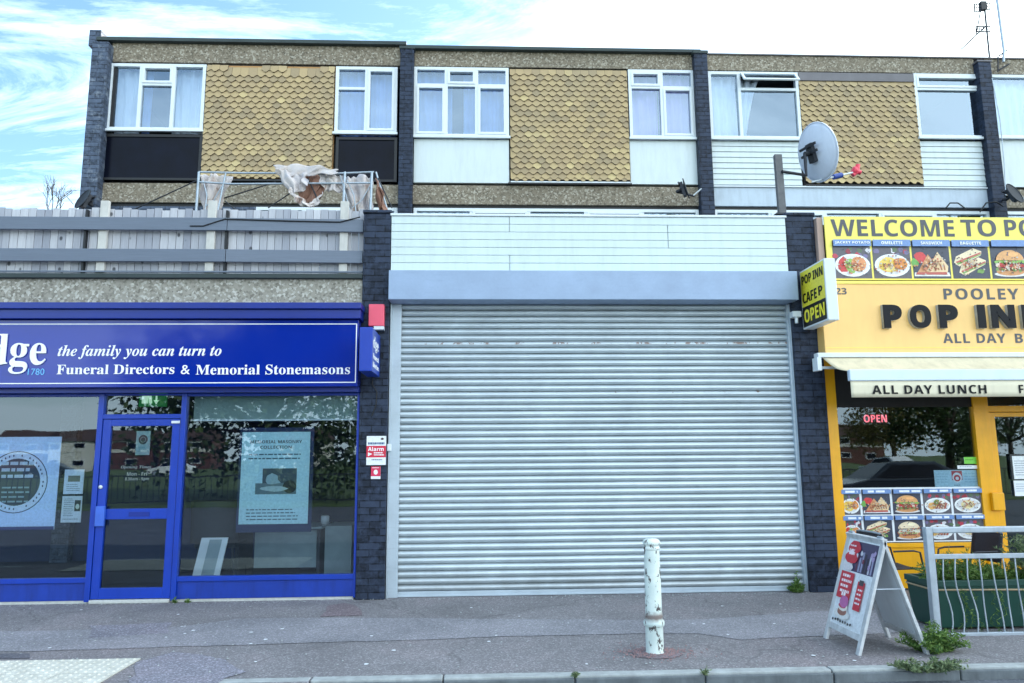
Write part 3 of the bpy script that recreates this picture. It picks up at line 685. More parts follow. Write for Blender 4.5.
mm = MB(); mm.box(xq, xq+1.5, 11.93, 12.0, zpan, rc[2]-.03); mm.build('spandrel_panel', 'white_panel', bld)
mm = MB(); mm.box(xq+3.2, xq+4.6, 11.93, 12.0, zpan, rc[2]-.03); mm.build('spandrel_panel', 'white_panel', bld)
# hanging tile panels --------------------------------------------------
def tile_panel(x0, x1, z0, z1, missing=False, lead=False, shift=0.0):
    m = MB(); p = .139; rh = .0925; n = int((z1-z0)/rh)+1; zt = z1-(.12 if lead else 0)
    r = 0; zb = zt-.20
    def tile(cx, zb, top, r):
        w = p/2-.0015; L = .068 if True else .05
        hh = .038
        jz = random.uniform(-.003, .003); tilt = random.uniform(-.004, .004)
        xs = [cx-w, cx-w, cx-w*.72, cx-w*.28, cx+w*.28, cx+w*.72, cx+w, cx+w]
        zs = [top, zb+hh, zb+hh*.85, zb, zb, zb+hh*.85, zb+hh, top]
        pts = []
        for X, Z in zip(xs, zs):
            X = min(max(X, x0), x1)
            fr = (top-Z)/max(top-zb, .01)
            pts.append((X, 11.930-.042*fr+tilt*(X-cx)/w, Z+jz))
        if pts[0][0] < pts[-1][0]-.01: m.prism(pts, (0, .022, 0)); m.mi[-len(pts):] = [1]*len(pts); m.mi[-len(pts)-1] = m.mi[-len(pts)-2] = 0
    zb = zt-.135
    while zb > z0-.07:
        off = 0 if r % 2 == 0 else p/2; top = min(zb+.19, zt) if r else zt
        cx = x0+off+shift
        while cx < x1+p/2:
            skip = missing and r == 0 and not (cx < x0+.36 or (x0+.95 < cx < x0+1.32) or cx > x1-.28)
            if missing and r == 1 and random.random() < .0: skip = True
            if not skip: tile(cx, max(zb, z0) if zb < z0 else zb, top, r)
            cx += p
        zb -= rh; r += 1
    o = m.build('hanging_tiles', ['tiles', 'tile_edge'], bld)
    mm = MB(); mm.box(x0-.01, x1+.01, 11.95, 12.0, z0, z1); mm.build('tile_backing', 'under' if missing else 'dark', bld)
    if lead: mm = MB(); mm.box(x0, x1, 11.895, 11.949, z1-.15, z1); mm.build('lead_flashing', 'lead', bld)
    mm = MB(); mm.box(x0, x1, 11.90, 11.949, z0-.035, z0-.002); mm.build('tile_batten', 'white' if not missing and not lead else 'black', bld)
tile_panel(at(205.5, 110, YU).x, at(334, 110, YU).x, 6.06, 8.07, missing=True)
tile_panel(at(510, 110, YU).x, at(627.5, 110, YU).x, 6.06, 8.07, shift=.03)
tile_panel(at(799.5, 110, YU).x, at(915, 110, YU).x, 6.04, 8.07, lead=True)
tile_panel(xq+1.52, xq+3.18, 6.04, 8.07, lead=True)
mm = MB(); a, b = at(508, 185, YU).x, at(631, 185, YU).x; mm.box(a, b, 11.86, 11.93, 5.995, 6.02); mm.build('sill_board', 'black', bld)
# top-floor reveals: thin dark strips between frames and panels
for (a, b) in ((at(103, 100, YU).x, at(108, 100, YU).x),):
    mm = MB(); mm.box(PX[0]+.2, at(107.5, 90, YU).x, 11.94, 12.0, 6.03, 8.07); mm.build('corner_panel', 'black', bld)
slab(PX[0]+.2, at(336, 100, YU).x, 6.03, 6.72, 12.01, 12.1)
# first-floor windows seen above the parapets
def lowwin(x0, x1, n, parent=bld):
    fr = [i/n for i in range(n+1)]
    return window((x0, x1, 4.1, 5.585), YU, cols=[(fr[i], fr[i+1], [(0, 1, bool(i % 2))]) for i in range(n)], curtain=[(.02, .3, 'curtain', 0), (.6, .95, 'curtain', 0)])
lowwin(PX[1]+.13, PX[2]-.13, 5); lowwin(PX[2]+.13, PX[3]-.13, 5); lowwin(PX[3]+.13, PX[4]-.3, 4); lowwin(PX[0]+2.6, PX[1]-.13, 3)
mm = MB(); mm.box(PX[0]+.2, PX[0]+2.6, 11.95, 12.1, 3.7, 5.598); mm.build('wall', 'brick_worn', bld)
mm = MB()
for i in range(1, 4): mm.box(PX[i]+.12, PX[i+1]-.12, 11.96, 12.1, 3.7, 4.06)
mm.box(PX[0]+2.6, PX[1]-.12, 11.96, 12.1, 3.7, 4.06); mm.build('wall', 'brick', bld)
# ground floor brick pillars (front)
plx = (at(358.5, 450, 8.5).x, at(387, 450, 8.5).x); prx = (at(801, 450, 8.5).x, at(830.5, 450, 8.5).x)
zp = at(375, 210, 8.5).z
for a, b in (plx, prx, (8.62, 8.96)):
    mm = MB(); mm.box(a, b, 8.5, 8.95, 0, zp-.045); mm.build('brick_pillar', 'brick', bld, bevel=.008)
    mm = MB(); mm.box(a-.012, b+.012, 8.485, 8.96, zp-.043, zp); mm.build('pillar_coping', 'brick', bld, bevel=.01)
# pebbledash band over blue shop, coping
_, _, zb0, zb1 = rect(100, 279, 300, 304, 8.55)
mm = MB(); mm.box(-9, plx[0]-.003, 8.55, 8.745, 3.05, zb1); mm.build('pebbledash_band', 'pebble_light', bld)
mm = MB(); mm.box(-9, plx[0]-.003, 8.50, 8.80, zb1+.001, zb1+.055); mm.build('parapet_coping', 'roof_felt', bld, bevel=.006)
# wall over the cafe and behind shutter box
mm = MB(); mm.box(prx[1]+.003, 8.615, 8.55, 8.745, 2.55, 4.25); mm.box(plx[1]+.003, prx[0]-.003, 8.62, 8.745, 3.30, 4.25); mm.build('wall', 'brick', bld)
mm = MB(); mm.box(8.97, 13.8, 8.55, 8.745, 0, 4.2); mm.build('wall', 'brick', bld)

# ================================================================= PARAPET CLADDING over the shutter
x0, x1, z0, z1 = rect(393.5, 217, 783.5, 271, 8.5)
x0 = plx[1]+.004; x1 = prx[0]-.004
cl = thing('cladding_fascia', 'white plastic board cladding above the long grey shutter box', 'cladding', ((x0+x1)/2, 8.5, z0))
m = MB(); n = 7; h = (z1-z0)/n
jx1, jx2 = at(509.5, 240, 8.5).x, at(668, 240, 8.5).x
for k in range(n):
    joints = [x0, x1]
    if k in (0, 1, 5, 6): joints.insert(1, jx1)     # rows counted from the bottom
    if k in (3, 4, 5): joints.insert(-1, jx2)
    joints = sorted(joints)
    for a, b in zip(joints[:-1], joints[1:]):
        a += .003; b -= .003
        m.prism([(a+.002, 8.50, z0+k*h+.003), (a+.002, 8.498, z0+(k+1)*h-.006), (a+.002, 8.507, z0+(k+1)*h), (a+.002, 8.52, z0+(k+1)*h), (a+.002, 8.52, z0+k*h+.003)], (b-a-.004, 0, 0))
m.build('boards', 'pvc', cl)
m = MB(); m.box(x0, x1, 8.521, 8.619, z0, z1); m.build('backing', 'white_panel', cl)
m = MB(); m.box(x0-.01, x1+.01, 8.482, 8.64, z1+.001, z1+.028); m.build('cap_trim', 'white', cl, bevel=.004)

# ================================================================= ROLLER SHUTTER
sx0, sx1 = at(399.5, 450, 8.6).x, at(795, 450, 8.6).x     # curtain edges
_, _, _, zbox0 = rect(390, 300, 797, 400, 8.33)
bx0, bx1 = at(388.5, 285, 8.32).x, at(798, 285, 8.32).x
zt_box = at(590, 270.5, 8.32).z
shut = thing('roller_shutter', 'closed grey ribbed roller shutter beneath a long steel box', 'roller shutter', ((sx0+sx1)/2, 8.6, 0))
m = MB(); zb_ = at(590, 299.5, 8.32).z
m.box(bx0, bx1, 8.32, 8.499, zb_, zt_box); m.box(plx[1]+.01, prx[0]-.01, 8.499, 8.615, zb_, zt_box-.003)
m.build('shutter_box', 'shutter_box', shut, bevel=.006)
m = MB(); zc = .062; lh = .0735; nl = int((zb_-zc)/lh)+2
prof = [(-.002, 0), (.004, .003), (.012, .008), (.020, .017), (.024, .029), (.022, .041), (.014, .052), (.000, .061), (-.014, .066), (-.018, .072)]
nx = 24
def wob(u, z): return .004*math.sin(u*9+z*2.3)+.003*math.sin(u*23+z*5)
for k in range(nl):
    zz = zc+k*lh; jit = random.uniform(-.0012, .0012)
    vs = []
    for i in range(nx+1):
        u = i/nx; X = sx0-.01+(sx1-sx0+.02)*u
        for (d, dz) in prof: vs.append((X, 8.63-d+jit+wob(u, zz), zz+dz))
    q = len(prof)
    m.add(vs, [(i*q+j, (i+1)*q+j, (i+1)*q+j+1, i*q+j+1) for i in range(nx) for j in range(q-1)], 0, smooth=True)
m.build('shutter_curtain', 'shutter', shut)
m = MB(); m.box(sx0, sx1, 8.612, 8.645, .004, .060); m.box(sx0, sx1, 8.596, 8.611, .004, .022); m.build('bottom_rail', 'galv', shut, bevel=.003)
for (a, b, s) in ((plx[1]+.006, sx0+.004, 1), (sx1-.004, prx[0]+.012, -1)):
    m = MB(); m.box(a, b, 8.575, 8.60, .003, zb_-.003); m.box(a if s > 0 else b-.02, a+.02 if s > 0 else b, 8.55, 8.5745, .003, zb_-.003)
    m.box(a, a+.004, 8.601, 8.66, .003, zb_-.003); m.build('guide_rail', 'galv', shut, bevel=.003)
m = MB(); m.box(sx0, sx1, 8.70, 8.72, 0, 3.3); m.build('inner_panel', 'dark', shut)
a = at(388.5, 447.5, 8.54); m = MB(); m.box(a.x-.035, a.x+.035, 8.515, 8.549, a.z-.04, a.z+.04); m.build('lock_box', 'white', shut, bevel=.006)

# ================================================================= WOODEN FENCE on the left parapet
zf0 = zb1+.057
ft_l = at(180, 208.5, 8.62).z
fe = thing('wooden_fence', 'weathered grey timber fence on the parapet above the blue shop', 'fence', (-4, 8.62, zf0))
m = MB(); x = -9.0; fx1 = plx[0]-.01
while x < fx1-.03:
    w = random.uniform(.082, .096); t = ft_l+random.uniform(-.018, .012); b = zf0+random.uniform(.0, .012); w = min(w, fx1-x)
    y = 8.64+random.uniform(-.003, .003)
    w += 0
    m.add([(x, y, b), (x+w-.006, y, b), (x+w-.006, y, t), (x, y, t), (x, y+.024, b), (x+w-.006, y+.024, b), (x+w-.006, y+.024, t), (x, y+.024, t)], [(0, 1, 2, 3), (7, 6, 5, 4), (0, 4, 5, 1), (3, 2, 6, 7), (0, 3, 7, 4), (1, 5, 6, 2)])
    x += w
m.build('boards', 'boards', fe)
for yt, yb in ((218, 230.5), (249.5, 262)):
    a, b = at(180, yb, 8.55).z, at(180, yt, 8.55).z
    m = MB(); sp = at(226, 240, 8.55).x
    m.obox((-9, 8.545, a+.01), (9+sp, 0, -.004), (0, .033, 0), (0, 0, b-a)); m.obox((sp+.006, 8.549, a+.006), (fx1-sp-.01, 0, -.012), (0, .033, 0), (0, 0, b-a)); m.build('rail', 'rails', fe, bevel=.004)
m = MB(); a, b = at(180, 273, 8.55).z, at(180, 264, 8.55).z; m.box(-9, fx1, 8.552, 8.58, a+.01, a+.028); m.build('rail', 'rails', fe)
for px in (-110, 103, 211, 344):
    c = at(px, 235, 8.6).x; tp = at(103, 200.5, 8.6).z+random.uniform(-.02, .01)
    m = MB(); m.box(c-.048, c+.048, 8.583, 8.632, zf0+.001, tp); m.build('post', 'fence_post', fe, bevel=.005)
for px in (85, 226):  # black strips painting the dark gaps between boards
    c = at(px, 240, 8.6).x; m = MB(); m.box(c-.012, c+.012, 8.585, 8.634, zf0+.001, ft_l-.03); m.build('dark_gap_strip', 'black', fe)
for x0, w in ((.0, 0),):
    pts = [at(px, py, 8.54) for px, py in ((190, 226), (203, 226), (225, 219), (290, 221), (340, 222), (360, 217))]
    m = MB(); m.tube(pts, .008, 6); tag(m.build('cable', 'black'), 'thin black cable draped along the top rail of the timber fence', 'cable')

# ================================================================= BLUE SHOP SIGN
sg = thing('shop_sign', 'long blue gloss fascia sign with white serif lettering over the funeral shop', 'sign', (-4.5, 8.35, 2.9))
YS = 8.30
sxr = at(358, 353, YS).x
_, _, a, b = rect(50, 320, 300, 387, YS); SL = -9.0
m = MB(); m.box(SL, sxr, YS, 8.549, a, b); m.build('panel', 'blue_sign', sg, bevel=.004)
_, _, c0, c1 = rect(50, 304, 300, 319, 8.2)
m = MB(); m.box(SL, at(361, 310, 8.2).x, 8.20, 8.548, c1-.05, c1+.02); m.box(SL, at(361, 310, 8.2).x-.01, 8.235, 8.548, b+.006, c1-.052); m.build('cornice', 'blue_dark', sg, bevel=.006)
m = MB(); _, _, e0, e1 = rect(50, 323.6, 300, 383.4, YS-.002)
xr = at(356.5, 353, YS).x
m.box(SL, xr, YS-.004, YS-.001, e1-.010, e1); m.box(SL, xr, YS-.004, YS-.001, e0, e0+.010); m.box(xr-.010, xr, YS-.004, YS-.001, e0+.011, e1-.011); m.build('border_line', 'letter_white', sg)
YT = YS-.002
wall_text(ital('the family you can turn to'), 58, 345, 221.5, 359, YT, 'letter_white', sg)
wall_text(serif('Funeral Directors'), 57, 364.5, 174.5, 374.2, YT, 'letter_white', sg)
wall_text('&', 181, 365, 190, 374.2, YT, 'letter_white', sg)
wall_text(serif('Memorial Stonemasons'), 196, 364.5, 350, 374.5, YT, 'letter_white', sg)
wall_text(serif('dge'), -12, 334, 46.5, 374, YT-.004, 'letter_white', sg, depth=.012)
wall_text('1780', 28, 368.5, 44.5, 375, YT, 'letter_cyan', sg)
m = MB(); m.box(SL, sxr, 8.40, 8.5, a-.05, a-.002); m.build('soffit_trim', 'blue_dark', sg)

# ================================================================= FUNERAL SHOPFRONT
YB = 8.55
fs = thing('funeral_shopfront', 'blue framed funeral director shopfront with glazed door and two large windows', 'shopfront', (-4, YB, 0))
def fx(px, py=490): return at(px, py, YB).x
ztop = a-.05
g_l = -8.7
xA0, xA1 = fx(93.2), fx(98.5)      # post left of door  (measured mid-height)
xD0, xD1 = fx(99.2), fx(177)       # door frame
xB0, xB1 = fx(177.5), fx(182.5)
xC1 = fx(355.5)
zsill = at(270, 575, YB).z; zsb = at(270, 580, YB).z
m = MB()
m.box(xA0, xA1, YB-.03, YB+.05, .02, ztop); m.box(xB0, xB1, YB-.03, YB+.05, .02, ztop); m.box(xC1, plx[0]-.004, YB-.02, YB+.05, .02, ztop)
m.box(g_l, xA0, YB-.02, YB+.05, zsb, zsill); m.box(xB1, xC1, YB-.02, YB+.05, zsb, zsill)
m.box(g_l, xA0, YB-.01, YB+.05, ztop-.03, ztop); m.box(xB1, xC1, YB-.01, YB+.05, ztop-.03, ztop)
m.build('frame', 'blue', fs, bevel=.004)
m = MB(); m.box(g_l, xA0, YB+.0, YB+.06, .03, zsb-.001); m.build('stall_riser', 'blue_riser', fs, bevel=.004)
m = MB(); m.box(xB1, xC1, YB+.0, YB+.06, .03, zsb-.001); m.build('stall_riser', 'blue_riser', fs, bevel=.004)
m = MB(); m.box(g_l, xC1, YB+.01, YB+.07, .0, .029); m.build('plinth', 'threshold', fs)
for (p, q) in ((g_l, xA0), (xB1, xC1)):
    m = MB(); m.add([(p, YB+.02, zsill), (q, YB+.02, zsill), (q, YB+.02, ztop-.03), (p, YB+.02, ztop-.03)], [(0, 1, 2, 3)]); m.build('window_pane', 'glass', fs)
ztr0, ztr1 = at(140, 418.8, YB).z, at(140, 414.3, YB).z
m = MB(); m.box(xA1, xB0, YB-.025, YB+.05, ztr0, ztr1); m.box(xA1, xB0, YB-.01, YB+.05, ztop-.02, ztop); m.build('door_head', 'blue', fs, bevel=.003)
m = MB(); m.add([(xA1, YB+.02, ztr1), (xB0, YB+.02, ztr1), (xB0, YB+.02, ztop-.02), (xA1, YB+.02, ztop-.02)], [(0, 1, 2, 3)]); m.build('fanlight', 'glass', fs)
# door leaf
dl0, dl1 = xA1+.006, xB0-.006; dzt = ztr0-.006; dzb = .045
m = MB(); sw = .085
zr1, zr0 = at(140, 508.5, YB).z, at(140, 519, YB).z; zbr = at(140, 587.5, YB).z; zgt = at(140, 426, YB).z
m.box(dl0, dl0+sw, YB-.02, YB+.03, dzb, dzt); m.box(dl1-sw, dl1, YB-.02, YB+.03, dzb, dzt)
m.box(dl0+sw, dl1-sw, YB-.018, YB+.03, zgt, dzt-.001); m.box(dl0+sw, dl1-sw, YB-.018, YB+.03, zr0, zr1); m.box(dl0+sw, dl1-sw, YB-.018, YB+.03, dzb+.001, zbr)
door = m.build('door', 'blue', fs, bevel=.004)
m = MB()
for (p, q) in ((zr1, zgt), (zbr, zr0)): m.add([(dl0+sw, YB+.01, p), (dl1-sw, YB+.01, p), (dl1-sw, YB+.01, q), (dl0+sw, YB+.01, q)], [(0, 1, 2, 3)])
m.build('glass', 'glass', door)
m = MB(); hp = at(99.5, 516, YB-.03); m.box(hp.x-.035, hp.x+.06, YB-.06, YB-.021, at(100, 526, YB).z, at(100, 506, YB).z); m.build('handle', 'blue_pale', door, bevel=.006)
m = MB(); c = at(175.5, 422, YB-.04); m.box(c.x-.045, c.x+.045, YB-.04, YB-.026, c.z-.014, c.z+.014); m.build('closer_plate', 'white', door)
m = MB(); c = at(100.5, 487, YB-.03); m.lathe([(0, 0), (.02, 0), (.02, .012), (0, .014)], (c.x, YB-.022, c.z), 12, M4=Matrix.Rotation(rad(90), 3, 'X')); m.build('lock', 'white', door)
m = MB(); m.box(dl0, dl1, YB-.05, YB+.05, .004, .04); m.build('threshold', 'threshold', fs, bevel=.004)
c = rect(160-16, 511, 168, 515, YB-.02)
m = MB(); q = at(140, 513.8, YB); m.box(q.x-.11, q.x+.11, YB-.024, YB-.0185, q.z-.025, q.z+.022); m.build('push_plate', 'blue_dark', door)
# door transfer lettering on the glass
for txt, x0, x1, yy in ((ital('Opening Times'), 121, 151, 468), (sansb('Mon - Fri'), 127, 147, 474.5), (sansb('8.30am - 5pm'), 125, 149, 480)):
    wall_text(txt, x0, yy-2.6, x1, yy+1.2, YB+.004, 'faint', door, depth=.001)
def panel_thing(name, label, cat, px0, py0, px1, py1, Y, mat='paper', th=.006):
    x0, x1, z0, z1 = rect(px0, py0, px1, py1, Y)
    m = MB(); m.box(x0, x1, Y, Y+th, z0, z1); o = m.build(name, mat, loc=((x0+x1)/2, Y, z0)); tag(o, label, cat)
    return o, Art((x0, Y-.001, z1), EX, EZ, x1-x0, z1-z0)
def finish(a, o, name='printed_design'): 
    p = a.build(name, None); 
    for v in p.data.vertices: v.co -= Vector(o['_o'])
    p.parent = o; return p
# big circular poster
o, a = panel_thing('window_poster', 'large pale blue window poster with a round dark emblem', 'poster', -42, 437, 58, 530, YB+.06)
a.rect(0, 0, 1, 1, S(200, 220, 252)); asp = a.w/a.h
cu, cv, r_ = .58, .49, .315
a.ring(cu, cv, r_, r_*asp, .03, S(34, 44, 76)); a.ell(cu, cv, r_*.96, r_*.96*asp, S(214, 226, 248), 40); a.ell(cu, cv, r_*.76, r_*.76*asp, S(44, 56, 80), 40)
a.lines(cu-.16, cu+.17, cv-.22, .07, 3, S(190, 205, 225), .5); a.lines(cu-.14, cu+.16, cv+.05, .05, 4, S(140, 165, 180), .35)
for i in range(40):
    q = 2*math.pi*i/40
    if random.random() < .8: a.ell(cu+r_*.86*math.cos(q), cv+r_*.86*asp*math.sin(q), .008, .012*asp, S(60, 72, 110), 6)
a.rect(0, .965, 1, 1, S(24, 40, 110)); finish(a, o)
o, a = panel_thing('window_notice', 'upper white notice with a small photo beside the round emblem poster', 'notice', 64, 469.5, 83.5, 494, YB+.05)
a.rect(.0, .0, 1, 1, S(205, 218, 236)); a.rect(.2, .25, .82, .5, S(96, 100, 96)); a.lines(.15, .85, .6, .08, 4, S(120, 130, 150)); finish(a, o)
o, a = panel_thing('window_notice', 'lower white notice of small print under the photo notice', 'notice', 61.5, 496, 81.5, 522.5, YB+.05)
a.rect(.0, .0, 1, 1, S(205, 215, 225)); a.lines(.1, .6, .1, .07, 10, S(110, 120, 130)); a.rect(.64, .16, .94, .58, S(36, 46, 50)); a.ell(.79, .4, .1, .1, S(190, 200, 195)); a.lines(.1, .9, .86, .06, 1, S(60, 66, 76)); finish(a, o)
o, a = panel_thing('door_notice', 'pale notice with a dark disc hung inside the blue shop door', 'notice', 136, 431, 150, 455, YB+.05)
a.rect(0, 0, 1, 1, S(150, 176, 180)); a.ell(.5, .36, .33, .2, S(36, 42, 52)); a.ring(.5, .36, .2, .12, .2, S(120, 130, 130)); a.lines(.2, .8, .66, .08, 3, S(80, 140, 150)); finish(a, o)
# exit sign
x0, x1, z0, z1 = rect(139, 391.5, 166, 406.5, 9.3)
ex = thing('exit_sign', 'green illuminated emergency exit sign inside above the blue door', 'sign', ((x0+x1)/2, 9.3, z0))
m = MB(); m.box(x0, x1, 9.3, 9.34, z0, z1); m.build('case', 'exit_green', ex)
m = MB(); w = x1-x0; h = z1-z0
m.box(x0+w*.12, x0+w*.34, 9.292, 9.298, z0+h*.2, z0+h*.8); m.box(x0+w*.62, x0+w*.68, 9.292, 9.298, z0+h*.4, z0+h*.85)
m.prism([(x0+w*.55, 9.292, z0+h*.42), (x0+w*.75, 9.292, z0+h*.42), (x0+w*.65, 9.292, z0+h*.15)], (0, .006, 0))
m.tube([(x0+w*.45, 9.29, z0+h*.2), (x0+w*.43, 9.29, z0+h*.5), (x0+w*.40, 9.29, z0+h*.8)], .02, 6); m.build('symbols', 'exit_white', ex)
m = MB(); m.tube([((x0+x1)/2, 9.32, z1), ((x0+x1)/2, 9.32, 3.44)], .01, 6); m.build('hanger', 'dark_steel', ex)
# memorial poster
o, a = panel_thing('window_poster', 'tall pale poster headed memorial masonry collection with a photo of a grave', 'poster', 240.5, 432, 309, 524, YB+.10)
a.rect(0, 0, 1, 1, S(186, 222, 230)); a.rect(.32, .40, .82, .66, S(60, 76, 86)); a.rect(.22, .56, .82, .68, S(96, 118, 124)); a.ell(.72, .6, .1, .07, S(24, 30, 36)); a.ell(.46, .52, .12, .06, S(150, 175, 180), 12, .3); a.ell(.5, .62, .2, .03, S(170, 190, 190), 12, .2)
a.lines(.1, .92, .24, .045, 2, S(60, 84, 100), .3); a.lines(.1, .92, .84, .035, 4, S(60, 84, 100), .3)
finish(a, o); q = rect(240.5, 432, 309, 524, YB+.10); w = q[1]-q[0]; h = q[3]-q[2]
lettering(sansb('MEMORIAL MASONRY'), (q[0]+w*.12, YB+.098, q[3]-h*.125), EX, EZ, w*.76, h*.035, 'letter_grey', o, .001); lettering(sansb('COLLECTION'), (q[0]+w*.27, YB+.098, q[3]-h*.185), EX, EZ, w*.46, h*.035, 'letter_grey', o, .001)
m = MB(); m.box(q[0]-.03, q[1]+.04, YB+.11, YB+.118, q[2]-.09, q[3]+.05); m.build('poster_sleeve', 'interior_blue', o)
for ch in o.children:
    if ch.name.startswith('poster_sleeve'):
        for v in ch.data.vertices: v.co -= Vector(o['_o']) if '_o' not in ch else Vector((0, 0, 0))
# leaflet stand
c0 = at(207, 558, YB+.35); m = MB(); bl = at(192.5, 577, YB+.35)
m.obox((bl.x, YB+.33, bl.z), (.30, 0, .0), (0, .02, 0), (.05, .1, .42)); o = m.build('display_board', 'paper', loc=bl); tag(o, 'small slanted pale display board standing inside at the window bottom', 'display board')
m = MB(); m.obox((bl.x+.10, YB+.328, bl.z+.02), (.14, 0, .0), (0, .002, 0), (.045, .092, .38)); m.build('grey_stripe', 'desk', o)
m = MB(); m.obox((bl.x+.05, YB+.40, .03), (.2, 0, 0), (0, .03, 0), (0, 0, bl.z-.03+.1)); m.build('stand', 'dark_steel', o)
# roller blind
x0, x1, z0, z1 = rect(190, 386, 356, 420, YB+.12)
m = MB(); m.box(xB1+.03, xC1-.02, YB+.12, YB+.126, z0, ztop); m.build('fabric', 'blind') ; bl_ = bpy.context.scene.objects['fabric']
rb = thing('roller_blind', 'half lowered grey green roller blind inside the right shop window', 'blind', (x0, YB+.12, z1)); bl_.parent = rb; bl_.matrix_parent_inverse = Matrix.Translation(-Vector(rb['_o']))
m = MB(); m.tube([(xB1+.03, YB+.123, z0), (xC1-.02, YB+.123, z0)], .012, 8); m.build('bottom_bar', 'white', rb)
# desk and chair in the shop
dk = thing('office_desk', 'pale office desk inside behind the memorial poster', 'desk', (-2.3, 9.8, 0))
za = at(290, 527, 9.5).z
m = MB(); xa, xb = at(232, 530, 9.5).x, at(322, 530, 9.5).x; m.box(xa, xb, 9.5, 10.2, za-.03, za); m.build('desktop', 'desk', dk, bevel=.004)
m = MB(); m.box(xa+.25, xb-.05, 9.6, 9.62, .2, za-.05); m.build('modesty_panel', 'desk', dk)
for X in (xa+.05, xb-.05):
    m = MB(); m.box(X-.02, X+.02, 9.55, 10.15, .03, za-.031); m.build('leg', 'dark_steel', dk)
m = MB(); xc0, xc1 = at(325, 530, 9.6).x, at(352, 530, 9.6).x; m.box(xc0, xc1, 9.6, 10.2, .03, za); tag(m.build('filing_cabinet', 'desk', bevel=.006), 'pale low cabinet at the right end of the office desk', 'cabinet')
m = MB(); c = at(325, 521, 9.8); m.lathe([(0, 0), (.05, 0), (.055, .1), (.04, .11), (0, .11)], (c.x, 9.8, za+.002), 14); tag(m.build('mug', 'paper'), 'small white cup on the pale low cabinet', 'cup')
def chair(loc, label):
    t = thing('office_chair', label, 'chair', loc); x, y, z = loc
    m = MB(); m.box(x-.25, x+.25, y-.25, y+.25, z+.43, z+.5); m.build('seat', 'leather', t, bevel=.03)
    m = MB(); m.grid(lambda u, v: (x-.27+.54*u, y-.25-.08*math.sin(u*math.pi)-.05*v, z+.5+.5*v), 10, 6); m.build('backrest', 'leather', t, solid=.05)
    for sx in (-1, 1):
        for sy in (-1, 1):
            m = MB(); m.tube([(x+sx*.2, y+sy*.2, z+.43), (x+sx*.24, y+sy*.24, z+.0)], .015, 6); m.build('leg', 'dark_steel', t)
    return t
c = at(218, 560, 9.55); chair((c.x, 9.65, .03), 'dark upholstered chair inside beside the office desk')
m = MB(); q = [Vector((at(78, 545, 9.0).x+.02*i, 9.0, 0)) for i in range(3)]

# ================================================================= PROJECTING SIGNS, ALARM BOX, STICKERS
def proj(x, th, y_out, y_in, z0, z1):
    return x, th
XB = at(381, 350, 8.5).x
yo = 7.82
z1b, z0b = at(366, 327, yo).z, at(366, 371, yo).z
bs = thing('projecting_sign', 'slim blue projecting sign under the red alarm box', 'sign', (XB, 8.2, z0b))
m = MB(); m.box(XB-.135, XB, yo, 8.42, z0b, z1b); m.build('box', 'blue', bs, bevel=.006)
m = MB(); m.box(XB-.08, XB-.04, 8.42, 8.499, z0b+.08, z0b+.12); m.box(XB-.08, XB-.04, 8.42, 8.499, z1b-.12, z1b-.08); m.build('bracket', 'dark_steel', bs)
dY = Vector((0, 1, 0))
lettering(serif('dge'), (XB+.001, yo+.05, z1b-.24), dY, EZ, .42, .16, 'letter_white', bs, .002)
lettering(serif('Funeral'), (XB+.001, yo+.05, z0b+.14), dY, EZ, .44, .06, 'letter_white', bs, .002); lettering(serif('Directors'), (XB+.001, yo+.05, z0b+.05), dY, EZ, .46, .06, 'letter_white', bs, .002)
al = thing('alarm_box', 'pinkish red alarm box with a white base on the left brick pillar', 'alarm box', (at(376, 317, 8.5).x, 8.42, at(376, 330, 8.5).z))
x0, x1, z0, z1 = rect(368.5, 304, 384, 328.5, 8.4)
m = MB(); m.box(x0, x1, 8.40, 8.49, z0+.03, z1); m.build('cover', 'pink_red', al, bevel=.008)
m = MB(); m.box(x0+.06, x1, 8.405, 8.49, z0-.01, z0+.029); m.build('base', 'white', al, bevel=.003)
o, a = panel_thing('alarm_sticker', 'white and red alarm warning plate on the left brick pillar', 'sign', 366.5, 436, 386, 465, 8.488)
a.rect(0, 0, 1, 1, S(235, 238, 240)); a.rect(0, .34, 1, .74, S(214, 34, 66)); a.lines(.06, .94, .22, .09, 1, S(60, 90, 130), .8); a.ell(.8, .1, .08, .04, S(80, 60, 60)); a.poly([(.08, .56), (.3, .62), (.08, .7)], S(240, 240, 240)); a.lines(.38, .95, .56, .07, 2, S(245, 235, 238), .6); a.lines(.25, .95, .80, .06, 1, S(120, 130, 150), .6)
finish(a, o); q = rect(366.5, 436, 386, 465, 8.488); w = q[1]-q[0]; h = q[3]-q[2]
lettering(sansb('Alarm'), (q[0]+w*.08, 8.486, q[3]-h*.52), EX, EZ, w*.8, h*.14, 'letter_white', o, .001)
o, a = panel_thing('alarm_sticker', 'small square red and white sticker below the alarm warning plate', 'sign', 371, 466.5, 380.5, 479, 8.488)
a.rect(0, 0, 1, 1, S(216, 44, 84)); a.rect(0, .78, 1, 1, S(236, 236, 238)); a.ell(.5, .45, .22, .2, S(245, 235, 238)); a.lines(.1, .9, .06, .1, 1, S(240, 210, 218), .7); finish(a, o)
pts = [at(374, 372, 8.49), at(372, 384, 8.49), at(377, 392, 8.49), at(376, 405, 8.49), at(372, 416, 8.49)]
m = MB(); m.tube([(p.x, 8.488, p.z) for p in pts], .006, 6); tag(m.build('cable', 'black'), 'short black cable loop below the blue projecting sign', 'cable')
